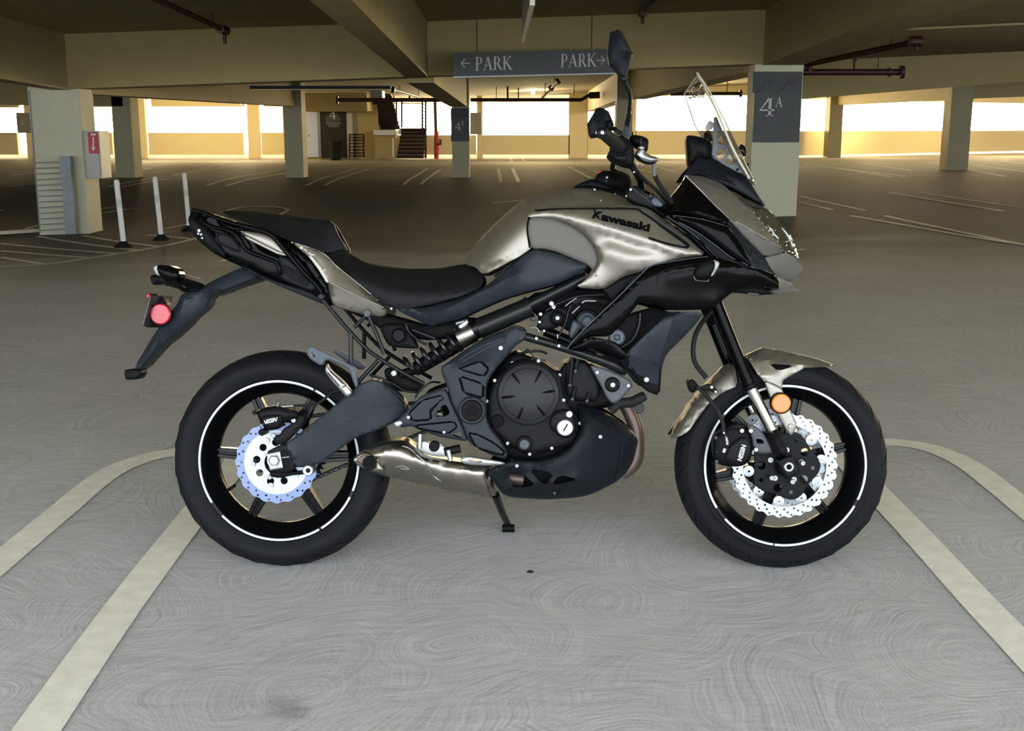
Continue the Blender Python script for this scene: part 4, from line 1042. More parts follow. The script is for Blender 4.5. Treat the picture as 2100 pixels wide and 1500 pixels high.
# ------------------------------------------------------------------ engine
panel('engine_block', 3, [(690, 440), (845, 490), (960, 570), (1000, 500), (1150, 520), (1240, 560), (1330, 640), (1300, 760), (1130, 780), (1100, 900), (1030, 1010), (900, 1080), (700, 1075), (560, 960), (520, 800), (560, 620)], .07, 'darkplastic', dome=.01, thick=.20)
panel('gearbox_casing', 3, [(300, 700), (480, 560), (700, 500), (700, 1060), (520, 960), (300, 860)], .03, 'darkplastic', dome=.006, thick=.15)
panel('crankcase_cover', 3, [(700, 500), (845, 488), (970, 575), (998, 720), (1030, 770), (1075, 810), (1090, 870), (1050, 980), (925, 1012), (795, 1045), (665, 985), (550, 885), (542, 730), (590, 605)], .115, 'engine', dome=.012, edge=.02, thick=.06)
cx, cy = 800 + 788 / 2.7776, 560 + 690 / 2.7776
wc = .137
p = U(cx, cy, wc); u = mpp(cx, cy, wc)
clutch = lathe('clutch_cover', (p.x, p.z), [(0, wc + .026), (.03, wc + .0255), (.055, wc + .023), (.070, wc + .0175), (.0713, wc + .0145), (.082, wc + .010), (.087, wc + .002), (.089, wc - .02)], 'clutch', bike, 72, angle=22)
HITS.append(BVHTree.FromPolygons([v.co.copy() for v in clutch.data.vertices], [tuple(q.vertices) for q in clutch.data.polygons]))
for a in (8, 62, 128, 187, 247, 308):
    bm = bmesh.new(); ca, sa = math.cos(math.radians(a)), math.sin(math.radians(a)); pts = []
    for f in np.linspace(0, 1, 8):
        r = .036 + .037 * f; hgt = np.interp(r, [.03, .055, .070, .0713, .076], [.0255, .023, .0175, .0145, .012]); pts.append((p.x + r * ca, -(wc + hgt + .0002), p.z + r * sa))
    add_tube(bm, pts, [.0006, .0018, .0028, .0032, .0036, .0036, .0034, .002], 6); bm_obj('cooling_slot', bm, M['print'], clutch, 60)
panel('oil_filler_boss', 3, [(930, 790), (1010, 770), (1060, 830), (1062, 900), (1020, 945), (960, 935), (900, 870)], .135, 'engine', dome=.01)
cyl('oil_filler_cap', 800 + 997 / 2.7776, 560 + 883 / 2.7776, 17.5, .158, .02, 'alu', chamfer=.12)
panel('cap_slot', 3, [(990, 905), (985, 900), (1008, 860), (1014, 864)], .1605, 'print', dome=0, thick=.001, rnd=0)
cyl('plug', 800 + 1021 / 2.7776, 560 + 806 / 2.7776, 7.3, .152, .02, 'alu', chamfer=.15)
cyl('sight_glass_ring', 800 + 765 / 2.7776, 560 + 975 / 2.7776, 16.5, .140, .02, 'darkplastic'); cyl('sight_glass', 800 + 765 / 2.7776, 560 + 978 / 2.7776, 10.5, .143, .012, 'casting')
cyl('dark_port', 800 + 612 / 2.7776, 560 + 845 / 2.7776, 13.5, .133, .01, 'print')
for x, y in ((697, 512), (845, 502), (966, 582), (989, 725), (596, 613), (551, 731), (557, 878), (669, 971), (795, 1033), (921, 999), (1041, 973), (1082, 857)):
    bolt(800 + x / 2.7776, 560 + y / 2.7776, 4.4)
rod('casing_rib', 3, [(745, 520, .135), (765, 640, .150)], [16, 20], 'engine', spline=0)
# cylinder block and head
panel('cylinder_block', 3, [(1005, 480), (1150, 515), (1205, 640), (1185, 735), (1065, 735), (995, 690)], .095, 'engine', dome=.008, thick=.10)
for x, y0, y1 in ((1030, 480, 640), (1062, 490, 560), (1045, 650, 720), (1128, 680, 730)):
    rod('stud', 3, [(x + 8, y0), (x - 6, y1)], 13, 'engine', w=.11, spline=0); bolt(800 + (x - 6) / 2.7776, 560 + y1 / 2.7776, 4, 'casting', w=.118)
panel('engine_mount', 'A', [(830, 1045), (1000, 1088), (1290, 1215), (1322, 1290), (1150, 1480), (1085, 1492), (1030, 1440), (960, 1290), (862, 1120)], .13, 'casting', dome=.004, edge=.006, thick=.02)
cyl('mount_bush', 1060 + 1090 / 5.556, 560 + 1275 / 5.556, 15.5, .145, .02, 'darkplastic', extra=((.3, 0), (.75, .001))); bolt(1060 + 1093 / 5.556, 560 + 1277 / 5.556, 6.5, w=.146)
bolt(1060 + 915 / 5.556, 560 + 1135 / 5.556, 4.8, w=.135); bolt(1060 + 1270 / 5.556, 560 + 1285 / 5.556, 4.8, w=.135)
# frame tubes
rod('frame_tube', 3, [(770, 362, .14), (985, 425, .14), (1150, 480, .135), (1260, 520, .13), (1345, 560, .12)], [24, 25, 30, 34, 26], 'frame', seg=14)
bolt(800 + 834 / 2.7776, 560 + 374 / 2.7776, 4.2, w=.152); bolt(800 + 962 / 2.7776, 560 + 416 / 2.7776, 4.2, w=.152)
rod('frame_tube', 3, [(505, 318, .13), (800, 192, .135)], [60, 56], 'frame', spline=0, seg=20)
rod('frame_tube', 3, [(770, 195, .13), (1120, 22, .12)], [33, 33], 'frame', spline=0, seg=16)
rod('frame_collar', 3, [(780, 200, .135), (800, 191, .135)], [62, 62], 'frame', spline=0, seg=20)
line_on('seam', 3, [(530, 338), (640, 292), (790, 230)], 1.2, 'print', spline=0)
rod('frame_tube', 3, [(880, 330, -.1), (1350, 520, -.1)], 30, 'frame', spline=0)
# throttle body, hoses and wiring in the opening above the engine
panel('throttle_body', 'A', [(240, 480), (330, 420), (430, 380), (560, 380), (600, 440), (560, 560), (430, 640), (300, 660), (210, 640), (250, 560)], .08, 'engine', dome=.008, thick=.12)
cyl('throttle_pulley', 1060 + 462 / 5.556, 560 + 515 / 5.556, 16, .105, .03, 'engine', extra=((.25, .002), (.6, .0), (.7, .003)))
bolt(1060 + 463 / 5.556, 560 + 515 / 5.556, 5.5, w=.108)
for x, y, r in ((270, 470, 4.5), (260, 560, 3.5), (310, 660, 3), (395, 350, 6), (420, 390, 5), (400, 500, 3), (400, 530, 3)): bolt(1060 + x / 5.556, 560 + y / 5.556, r, 'alu', w=.10)
panel('throttle_tab', 'A', [(140, 510), (180, 480), (220, 500), (220, 545), (160, 550)], .09, 'casting', dome=.002)
for pts, r, m_ in (([(330, 430, .1), (470, 350, .1), (690, 270, .1), (1000, 245, .1)], 16, 'frame'), ([(740, 345, .1), (780, 320, .1), (900, 320, .1)], 12, 'alu'), ([(550, 380, .1), (620, 325, .1), (690, 280, .1)], 8, 'alu'), ([(630, 460, .1), (715, 380, .1)], 9, 'alu'),
                   ([(580, 480, .1), (540, 600, .1), (465, 745, .1)], 11, 'frame'), ([(620, 370, .1), (580, 460, .1), (560, 560, .1)], 10, 'frame'), ([(465, 700, .11), (465, 745, .11)], 10, 'alu'), ([(640, 340, .09), (760, 300, .09), (1020, 330, .08)], 34, 'blackrub'), ([(150, 625, .1), (230, 630, .1), (255, 680, .1)], 7, 'alu')):
    rod('hose' if m_ != 'alu' else 'clip', 'A', pts, r, m_)
panel('ignition_coil', 'A', [(590, 700), (640, 530), (700, 560), (750, 600), (680, 700), (620, 760)], .09, 'bluegrey', dome=.008, thick=.05)
for r_, w_ in ((150, .06), (110, .075)):
    cyl('horn_ring', 1060 + 800 / 5.556, 560 + 560 / 5.556, r_ / 5.556, w_, .02, 'bluegrey' if r_ == 110 else 'engine', extra=((.45, .0), (.6, .004), (.8, .0)))
cyl('radiator_cap', 1060 + 1140 / 5.556, 560 + 735 / 5.556, 17, .09, .03, 'capgrey', extra=((.35, -.004), (.42, .002), (.8, .002)))
panel('radiator_side', 'A', [(1000, 830), (1200, 500), (1420, 420), (1400, 700), (1240, 900), (1100, 900)], .06, 'darkplastic', dome=.004, thick=.03)
rod('radiator_hose', 'A', [(1405, 460, .08), (1390, 600, .08), (1320, 760, .08), (1160, 870, .08)], 12, 'casting')
panel('airbox', 5, [(460, 640), (740, 600), (960, 600), (1100, 560), (1000, 700), (900, 800), (780, 900), (640, 800), (520, 760)], .02, 'darkplastic', dome=.004, thick=.08)
panel('radiator', 5, [(900, 840), (1130, 700), (1260, 740), (1100, 960), (1000, 1000)], .0, 'darkplastic', dome=.002, thick=.03)
rod('wiring', 'A', [(0, 930, .08), (120, 900, .09), (260, 890, .09), (340, 920, .08)], 14, 'frame')
rod('wiring', 'A', [(90, 920, .07), (120, 870, .07), (200, 960, .07), (330, 1000, .06)], 11, 'casting')
rod('coolant_hose', 3, [(1255, 790, .12), (1310, 745, .12), (1380, 735, .11), (1450, 700, .1)], [24, 30, 30, 26], 'blackrub')
# header pipes, low bracket
for w_, dx in ((.02, 0), (-.06, 14)):
    rod('header_pipe', 3, [(1330 + dx, 740, w_), (1362 + dx, 800, w_), (1392 + dx, 880, w_), (1400 + dx, 980, w_), (1385 + dx, 1080, w_), (1320, 1150, w_)], 36, 'header', seg=14)
cyl('hose_cap', 1310, 838, 11, -.02, .03, 'frame')

# ------------------------------------------------------------------ shock absorber
rod('shock_body', 3, [(150, 545, .06), (400, 395, .07)], [42, 46], 'darkplastic', spline=0, seg=18)
a, b = U(*conv(3)((395, 378))[:2], .07), U(*conv(3)((480, 330))[:2], .075)
uu = mpp(945, 690, .07)
def collar(name, a, b, r, m_, k): bm = bmesh.new(); add_tube(bm, [a, a.lerp(b, .08), a.lerp(b, .92), b], [r * .95, r, r, r * .95], 28); return bm_obj(name, bm, M[m_], bike, 30)
collar('shock_collar', a, b, 21.5 * uu, 'exhaust', 0)
tube('adjuster_lug', [U(*conv(3)((375, 288))[:2], .09), U(*conv(3)((440, 270))[:2], .09)], .006, M['alu'], bike)
panel('clamp_ear', 3, [(385, 300), (435, 262), (450, 290), (400, 325)], .095, 'alu', dome=.002)
A, B = U(*conv(3)((110, 535))[:2], .06), U(*conv(3)((400, 375))[:2], .07)
ax = (B - A).normalized(); e1 = ax.cross(Vector((0, 1, 0))).normalized(); e2 = ax.cross(e1); pts = []
for i in range(6 * 16 + 1):
    t = i / 96; ang = t * 6 * 2 * math.pi; pts.append(A.lerp(B, t) + (e1 * math.cos(ang) + e2 * math.sin(ang)) * .0275)
tube('coil_spring', pts, .0066, M['spring'], bike, 8)
rod('shock_mount', 3, [(60, 580, .05), (170, 545, .05)], 26, 'engine', spline=0)
rod('shock_mount', 3, [(480, 330, .075), (520, 305, .08)], 54, 'frame', spline=0, seg=18)

# ------------------------------------------------------------------ frame side cover with its recesses
panel('pivot_cover', 3, [(283, 542), (320, 515), (480, 400), (640, 330), (715, 298), (778, 328), (772, 380), (720, 412), (690, 445), (580, 575), (548, 640), (546, 760), (548, 830), (575, 890), (625, 950), (662, 1012), (670, 1042), (650, 1064), (560, 1032), (440, 965), (400, 850), (345, 740), (325, 650)], .155, 'graphite', dome=.008, edge=.012, thick=.05, angle=25,
      holes=[[(382, 548), (405, 536), (520, 495), (572, 548), (535, 598)], [(383, 578), (540, 630), (535, 722), (415, 692)], [(436, 905), (500, 915), (605, 970), (660, 1022), (642, 1046), (488, 1004)]], creases=[[(330, 530, .158), (420, 478, .170), (530, 425, .171), (650, 370, .168)]])
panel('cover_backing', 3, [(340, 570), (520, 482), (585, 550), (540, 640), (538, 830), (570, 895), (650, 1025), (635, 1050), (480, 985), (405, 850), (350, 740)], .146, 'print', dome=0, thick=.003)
panel('cover_inset', 3, [(398, 549), (512, 508), (556, 549), (530, 583)], .158, 'graphite', dome=.001, edge=.004, thick=.008, rnd=0)
panel('cover_inset', 3, [(400, 594), (526, 636), (521, 706), (426, 680)], .158, 'graphite', dome=.001, edge=.004, thick=.008, rnd=0)
panel('cover_inset', 3, [(450, 917), (500, 926), (598, 979), (647, 1021), (636, 1035), (495, 993)], .158, 'graphite', dome=.001, edge=.004, thick=.008, rnd=0)
bolt(800 + 630 / 2.7776, 560 + 428 / 2.7776, 6)
line_on('seam', 3, [(390, 500), (500, 430), (640, 372)], .9, 'casting', spline=4)
line_on('seam', 3, [(410, 508), (530, 440), (650, 385)], .8, 'casting', spline=4)
cyl('pivot_cap_ring', 800 + 466 / 2.7776, 560 + 785 / 2.7776, 29, .178, .03, 'graphite')
cyl('pivot_cap', 800 + 466 / 2.7776, 560 + 785 / 2.7776, 23, .181, .02, 'darkplastic', extra=((.22, 0), (.25, .003), (.4, .003), (.43, 0), (.75, 0)))
for a in (60, 120, 0, 180, 300, 240):
    q = U(800 + 466 / 2.7776, 560 + 785 / 2.7776, .184); tube('rib', [q + Vector((.011 * math.cos(math.radians(a)), 0, .011 * math.sin(math.radians(a)))), q + Vector((.021 * math.cos(math.radians(a)), .002, .021 * math.sin(math.radians(a))))], .0012, M['engine'], bike, 6)
panel('footpeg_hanger', 3, [(22, 858), (130, 752), (175, 700), (305, 655), (330, 690), (345, 740), (400, 850), (440, 960), (400, 955), (250, 928), (135, 872), (60, 882)], .165, 'graphite', dome=.006, edge=.01, thick=.03, holes=[[(255, 800), (312, 742), (342, 790), (330, 816), (265, 826)], [(350, 925), (398, 900), (412, 945)], [(95, 808), (180, 720), (308, 690), (316, 712), (234, 788), (240, 842), (125, 850)], [(135, 866), (250, 852), (368, 842), (388, 880), (330, 924), (165, 892)]])
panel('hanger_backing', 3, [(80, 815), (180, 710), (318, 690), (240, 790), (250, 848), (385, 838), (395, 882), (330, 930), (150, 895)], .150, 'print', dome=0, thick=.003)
panel('hanger_inset', 3, [(109, 804), (186, 728), (302, 699), (305, 710), (223, 785), (228, 832), (130, 840)], .1665, 'graphite', dome=.001, edge=.004, thick=.008, rnd=0)
panel('hanger_inset', 3, [(152, 872), (255, 862), (362, 852), (377, 879), (328, 914), (172, 885)], .1665, 'graphite', dome=.001, edge=.004, thick=.008, rnd=0)
panel('hanger_tip', 3, [(20, 850), (58, 838), (75, 858), (50, 882), (28, 876)], .175, 'alu', dome=.003)
panel('bracket_glint', 3, [(258, 808), (285, 796), (300, 808), (268, 818)], .12, 'alu', dome=.001)  # bright patch imitating a glint inside the hanger opening
bolt(800 + 104 / 2.7776, 560 + 823 / 2.7776, 4.5); bolt(800 + 307 / 2.7776, 560 + 908 / 2.7776, 4)
# brake pedal linkage
panel('pedal_bracket', 3, [(150, 965), (190, 955), (240, 970), (310, 985), (340, 1030), (330, 1052), (220, 1040), (150, 1005)], .14, 'alu', dome=.003)
cyl('pedal_pivot', 800 + 250 / 2.7776, 560 + 990 / 2.7776, 11, .155, .02, 'darkplastic')
rod('linkage', 3, [(172, 920, .15), (168, 1000, .15)], 13, 'alu', spline=0)
rod('pedal_joint', 3, [(310, 1020, .15), (400, 1000, .15)], 24, 'engine', spline=0)
panel('muffler_bracket', 3, [(395, 1068), (430, 1042), (560, 1062), (640, 1076), (655, 1092), (560, 1100), (425, 1092)], .172, 'alu', dome=.004, holes=[[(440, 1068), (460, 1058), (535, 1075), (500, 1082)]])
rod('linkage', 3, [(330, 1010, .16), (345, 1070, .16)], 14, 'alu', spline=0)

# ------------------------------------------------------------------ exhaust and belly pan
HITS_KEEP = list(HITS)
panel('muffler', 0, [(721, 943, .16), (742, 926, .165), (785, 907, .15), (830, 902, .14), (852, 918, .14), (872, 935, .145), (940, 948, .145), (1008, 954, .14), (1010, 1000, .13), (1018, 1021, .10), (950, 1012, .11), (860, 992, .12), (790, 978, .13), (757, 967, .14), (737, 957, .15)],
      .15, 'exhaust', dome=.035, edge=.045, thick=.08, angle=40, creases=[[(790, 925, .178), (845, 925, .172), (880, 950, .168)]])
panel('muffler_tip', 1, [(1142, 790), (1205, 742), (1270, 755), (1330, 830), (1345, 855), (1290, 868), (1195, 838)], .192, 'exhaust', dome=.008, edge=.012, thick=.03)
panel('tip_edge', 1, [(1165, 792), (1210, 758), (1262, 768), (1312, 832), (1290, 850), (1205, 826)], .199, 'header', dome=.003, edge=.008, thick=.006)
cyl('tip_opening', 340 + 1253 / 3, 680 + 812 / 3, 15, .205, .02, 'darkplastic', chamfer=.1); cyl('tip_bore', 340 + 1253 / 3, 680 + 812 / 3, 10.5, .206, .01, 'print')
line_on('weld_line', 3, [(70, 985), (110, 1000), (150, 1035), (210, 1090), (240, 1150), (292, 1190)], 1.3, 'alu', default=.18)
line_on('weld_line', 3, [(30, 1110), (70, 1100), (110, 1120), (60, 1115)], .7, 'alu', default=.18)
rod('muffler_band', 3, [(575, 1105, .15), (565, 1180, .165), (575, 1275, .13)], 7, 'header')
panel('belly_pan', 3, [(1060, 742, .10), (1130, 758, .11), (1250, 808, .11), (1370, 888, .09), (1416, 948, .07), (1402, 1010, .06), (1382, 1080, .055), (1340, 1150, .06), (1280, 1197, .07), (1150, 1262, .075), (1060, 1282, .08), (900, 1292, .085), (700, 1282, .10), (640, 1262, .12), (590, 1192, .16), (550, 1155, .165), (562, 1125, .165), (620, 1100, .165), (690, 1070, .16), (830, 1078, .145), (940, 1050, .14), (1030, 1000, .14), (1088, 900, .135), (1080, 830, .12)],
      .13, 'matte', dome=.02, edge=.03, thick=.03, angle=30, holes=[[(668, 1135), (752, 1140), (835, 1214), (705, 1228), (690, 1195)], [(782, 1112), (938, 1140), (882, 1218)], [(965, 1150), (1072, 1175), (990, 1198), (918, 1208)]],
      creases=[[(1100, 790, .15), (1250, 900, .16), (1330, 980, .125), (1300, 1120, .105)]])
panel('pan_inset', 3, [(640, 1120), (800, 1110), (960, 1130), (1100, 1170), (960, 1230), (700, 1245)], .06, 'darkplastic', dome=.002)
rod('exhaust_joint', 3, [(650, 1165, .10), (760, 1178, .10)], 40, 'header', spline=0, seg=18)
bolt(800 + 1198 / 2.7776, 560 + 934 / 2.7776, 5); bolt(800 + 722 / 2.7776, 560 + 1100 / 2.7776, 4.6); bolt(800 + 937 / 2.7776, 560 + 1255 / 2.7776, 3.6, 'casting')
line_on('seam', 3, [(1312, 980), (1300, 1080), (1275, 1190)], .8, 'print')
# side stand reaching the floor on the far side
ft = BI @ on_z(1042, 1084, 0.012)
top = U(1016, 1015, -.11); mid = top.lerp(ft, .5)
bm = bmesh.new(); add_tube(bm, [top, mid, ft + Vector((0, 0, .012))], [.013, .011, .010], 12); stand = bm_obj('side_stand', bm, M['frame'], bike, 40)
bm = bmesh.new(); add_tube(bm, [ft + Vector((-.018, 0, .0)), ft + Vector((.020, 0, .0))], [.013, .013], 12); bm_obj('stand_foot', bm, M['darkplastic'], stand, 40)
rod('stand_spring', 0, [(1018, 1020, -.09), (1030, 1050, -.10)], 3.5, 'engine', spline=0)

# ------------------------------------------------------------------ subframe tubes, foot pegs
for sgn in (1, -1):
    w = .13 * sgn; tag_ = 'frame' if sgn > 0 else 'darkplastic'
    k = lambda L: [U(*conv('B')((x, y))[:2], .13) for x, y in L]
    for L, r in (([(205, 60), (350, 235), (500, 410), (690, 605), (830, 710), (1060, 850), (1310, 985)], 22), ([(700, 225), (790, 430), (885, 665)], 22), ([(560, 380), (695, 240)], 19), ([(522, 450), (522, 760)], 24), ([(820, 730), (600, 965)], 22)):
        P = k(L)
        if sgn < 0: P = [Vector((p.x, -p.y, p.z)) for p in P]
        P = catmull(P, 5) if len(P) > 2 else P
        bm = bmesh.new(); add_tube(bm, P, r / 5.25 * mpp(740, 700, .13), 12); bm_obj('subframe_tube', bm, M[tag_], bike, 40)
cyl('tube_end', 620 + 698 / 5.25, 600 + 225 / 5.25, 7.5, .145, .03, 'casting'); cyl('tube_end', 620 + 200 / 5.25, 600 + 45 / 5.25, 7.5, .142, .03, 'frame', extra=((.4, .002), (.6, .002)))
panel('peg_bracket', 'B', [(92, 575), (180, 610), (540, 790), (570, 825), (602, 1010), (565, 1032), (505, 830), (440, 785), (255, 715), (215, 800), (82, 722), (45, 655), (62, 592)], .15, 'bluegrey', dome=.003, edge=.006, thick=.014, holes=[[(85, 660), (110, 640), (140, 690), (130, 705)]])
panel('footpeg', 'B', [(262, 760), (295, 830), (460, 975), (535, 1085), (475, 1130), (400, 1045), (320, 960), (240, 850)], .175, 'peg', dome=.006, edge=.008, thick=.02)
panel('footpeg_end', 'B', [(412, 1032), (470, 992), (537, 1085), (480, 1128)], .185, 'alu', dome=.003, thick=.02)
line_on('peg_groove', 'B', [(270, 860), (400, 1010)], 1.0, 'print', spline=0); line_on('peg_groove', 'B', [(300, 850), (440, 985)], 1.0, 'print', spline=0)
panel('peg_bracket', 'B', [(325, 640), (350, 620), (400, 640), (690, 780), (640, 850), (480, 750)], -.14, 'bluegrey', dome=.002)
cyl('reservoir_cap', 620 + 1035 / 5.25, 600 + 465 / 5.25, 15.5, .12, .05, 'engine', extra=((.72, 0), (.8, .003)))
panel('reservoir_bracket', 'B', [(830, 380), (900, 330), (1120, 340), (1230, 560), (1260, 610), (940, 590), (880, 500)], .09, 'darkplastic', dome=.006, thick=.04)
rod('wiring', 'B', [(1110, 340, .11), (1160, 440, .11), (1270, 530, .1), (1340, 560, .1)], 14, 'frame')
rod('subframe_tube', 'B', [(1180, 400, .09), (1430, 495, .09)], 22, 'frame', spline=0)
rod('wiring', 'B', [(720, 890, .12), (860, 930, .12), (1000, 1000, .12), (1100, 1060, .11), (1250, 1080, .1)], 12, 'frame')
rod('wiring', 'B', [(1210, 1140, .13), (1270, 1050, .13), (1380, 970, .12), (1480, 970, .1)], 12, 'frame')
rod('wiring', 'B', [(880, 1010, .15), (980, 1060, .15), (1090, 1170, .15), (1110, 1250, .15)], 9, 'frame')
panel('linkage_plate', 'B', [(880, 820), (1000, 810), (1050, 880), (1200, 950), (1330, 1000), (1250, 1090), (1000, 1060), (890, 920)], .05, 'darkplastic', dome=.006, thick=.05)
bolt(620 + 985 / 5.25, 600 + 872 / 5.25, 7, w=.09)
panel('subframe_core', 'B', [(330, 90), (700, 180), (1000, 250), (1350, 360), (1850, 240), (1950, 420), (1600, 500), (1300, 520), (900, 440), (760, 330), (480, 200)], .03, 'darkplastic', dome=.006, thick=.06)

# ------------------------------------------------------------------ seat and tail
panel('side_cover', 5, [(0, 690), (120, 660), (230, 610), (300, 560), (490, 398), (540, 390), (640, 412), (740, 455), (806, 475), (795, 505), (720, 545), (640, 585), (500, 620), (360, 660), (230, 715), (120, 770), (0, 800), (-40, 812), (-85, 795), (-240, 718), (-200, 700), (-80, 712)],
      .15, 'graphite', dome=.012, edge=.03, thick=.03, creases=[[(-150, 715, .162), (-40, 760, .168), (200, 640, .172), (420, 530, .172)]])
line_on('edge_trim', 5, [(300, 545), (420, 455), (500, 403), (560, 402), (660, 425), (745, 460)], 2.4, 'gloss')
seat = panel('rider_seat', 0, [(671, 517, .07), (700, 511, .03), (730, 528, 0), (770, 543, 0), (830, 551, 0), (890, 551, 0), (935, 545, 0), (960, 541, .02), (983, 553, .08), (993, 572, .12), (985, 592, .15), (950, 606, .16), (890, 624, .165), (840, 633, .165), (805, 634, .155), (770, 612, .145), (720, 572, .13), (692, 545, .11)],
      .12, 'seat', dome=.012, edge=.03, thick=.02, mirror=True, creases=[[(730, 560, .12), (790, 585, .152), (860, 600, .162), (930, 590, .155), (970, 572, .12)]], angle=60)
panel('pillion_seat', 0, [(453, 434, .05), (470, 432, 0), (505, 432, 0), (580, 441, 0), (640, 449, 0), (674, 452, 0), (684, 459, .03), (693, 482, .05), (714, 514, .03), (700, 513, .05), (671, 519, .08), (640, 512, .10), (600, 497, .115), (570, 484, .115), (530, 465, .11), (480, 449, .09)],
      .12, 'seat', dome=.010, edge=.025, thick=.02, mirror=True, angle=60)
panel('seat_trim', 4, [(1478, 178), (1495, 185), (1560, 270), (1640, 412), (1545, 370), (1520, 290)], -.06, 'satin_shaded', dome=.002, thick=.004)
panel('tail_body', 4, [(530, 92, .05), (600, 108, .06), (760, 165, .075), (840, 203, .085), (1000, 240, .09), (1100, 290, .095), (1210, 332, .10), (1330, 420, .105), (1460, 600, .11), (1490, 700, .105), (1500, 772, .09), (1450, 766, .09), (1300, 702, .085), (1130, 632, .08), (1000, 572, .075), (850, 492, .07), (760, 452, .065), (660, 397, .055), (600, 347, .045), (540, 292, .03), (508, 230, .02), (492, 165, .02)],
      .09, 'gloss', dome=.012, edge=.03, thick=.03)
HB = panel('tail_lamp_cover', 4, [(496, 160), (535, 160), (600, 195), (690, 290), (760, 400), (755, 440), (660, 392), (600, 342), (540, 290), (510, 232)], .07, 'darkplastic', dome=.012, edge=.03)
for x, y, r in ((570, 248, 14), (585, 275, 10), (592, 300, 9), (565, 270, 9)): bolt(240 + x / 3.387, 400 + y / 3.387, r / 3.387, 'alu')
panel('rail_inset', 4, [(850, 246), (1000, 268), (1090, 300), (1150, 368), (1172, 418), (1110, 402), (900, 292)], .118, 'satin', dome=.006, edge=.03)
panel('inset_highlight', 4, [(885, 288), (905, 286), (1110, 388), (1172, 408), (1172, 424), (1110, 410), (900, 305)], .126, 'satin', dome=.002, rnd=0)  # raised strip stands in for the highlight on the lower edge
rod('grab_rail', 4, [(530, 102, .07), (610, 125, .09), (700, 160, .11), (830, 205, .13), (985, 242, .14), (1080, 285, .14), (1170, 385, .14), (1290, 530, .14), (1395, 640, .135), (1418, 700, .13)], [14, 15, 16, 18, 18, 18, 18, 18, 17, 16], 'gloss', seg=12)
rod('grab_rail_lower', 4, [(580, 165, .10), (660, 220, .12), (770, 245, .135), (840, 290, .14), (900, 380, .14), (1010, 430, .14), (1110, 475, .14), (1130, 560, .135)], [16, 16, 18, 18, 18, 16, 16, 14], 'gloss', seg=10)
rod('strap_loop', 4, [(695, 285, .125), (722, 272, .13), (790, 296, .13), (848, 372, .13), (832, 388, .13), (735, 345, .128), (695, 310, .125), (695, 285, .125)], 9, 'engine', seg=8)
panel('tail_side_trim', 4, [(560, 170), (640, 205), (760, 240), (800, 300), (700, 270), (650, 250)], .115, 'gloss', dome=.003)
panel('luggage_mount', 4, [(1115, 420), (1190, 440), (1265, 505), (1390, 620), (1380, 660), (1330, 662), (1160, 592), (1130, 560)], .122, 'matte', dome=.004, edge=.01)
panel('mount_inset', 4, [(1150, 480), (1240, 520), (1330, 590), (1330, 640), (1165, 570)], .129, 'darkplastic', dome=.001)
line_on('mount_groove', 4, [(1160, 490), (1230, 540), (1215, 580)], 1.2, 'engine', spline=0); line_on('mount_groove', 4, [(1270, 560), (1330, 600), (1320, 630), (1255, 600), (1270, 560)], 1.2, 'engine', spline=0)
panel('lower_tail_tray', 4, [(850, 485), (1000, 560), (1130, 610), (1330, 665), (1420, 720), (1450, 768), (1300, 705), (1130, 635), (1000, 575)], .10, 'matte', dome=.004)
panel('tail_cover', 4, [(1208, 326), (1300, 352), (1440, 410), (1530, 498), (1680, 618), (1815, 733), (1880, 788), (1855, 852), (1700, 828), (1560, 792), (1500, 768), (1475, 690), (1462, 605), (1410, 530), (1340, 440)], .125, 'satin', dome=.010, edge=.025,
      creases=[[(1345, 425, .128), (1425, 520, .140), (1472, 600, .150), (1600, 668, .150), (1850, 782, .140)]], angle=18)
panel('cover_highlight', 4, [(1330, 425), (1350, 420), (1415, 500), (1450, 560), (1475, 606), (1455, 610), (1400, 520)], .150, 'satin', dome=.001, rnd=0)  # strip shaped to imitate the bright highlight along the crease
line_on('edge_highlight', 4, [(1215, 330), (1310, 358), (1440, 412), (1530, 500), (1680, 620), (1815, 735)], 1.5, 'satin')  # thin lines in body paint imitate edge highlights
line_on('edge_highlight', 4, [(1475, 606), (1600, 670), (1855, 783)], 1.3, 'satin')
bolt(240 + 1905 / 3.387, 400 + 790 / 3.387, 3, 'alu', w=.16)

# ------------------------------------------------------------------ licence-plate hanger, rear signals, reflector
panel('plate_hanger', 4, [(868, 500, .05), (940, 510, .055), (1022, 570, .05), (1020, 590, .04), (860, 640, .04), (740, 690, .04), (660, 706, .04), (640, 780, .04), (530, 870, .04), (510, 902, .03), (400, 1000, .03), (330, 1052, .03), (180, 1222, .03), (108, 1215, .03), (270, 950, .03), (320, 880, .03), (420, 760, .035), (445, 685, .04), (590, 640, .045), (662, 596, .05)],
      .04, 'graphite', dome=.010, edge=.02, thick=.05, mirror=False, creases=[[(600, 655, .07), (740, 655, .07), (980, 565, .068)], [(470, 720, .06), (430, 840, .06), (300, 1010, .05), (180, 1180, .045)]], angle=22)
panel('hanger_rib', 4, [(440, 800), (500, 715), (530, 712), (520, 740), (430, 860)], .062, 'frame', dome=.002)
panel('hanger_foot', 4, [(55, 1213), (135, 1208), (178, 1225), (150, 1282), (62, 1287), (52, 1250)], .045, 'darkplastic', dome=.006, thick=.05)
panel('rear_signal', 4, [(252, 500), (285, 484), (370, 490), (425, 515), (440, 560), (425, 600), (370, 612), (320, 592), (280, 560)], .17, 'gloss', dome=.016, edge=.025, thick=.05)
panel('signal_lens', 4, [(250, 500), (283, 484), (282, 520), (300, 565), (278, 556), (258, 530)], .178, 'clearlens', dome=.006, thick=.04)
rod('signal_stalk', 4, [(400, 585, .15), (470, 600, .11), (590, 640, .05)], 26, 'darkplastic')
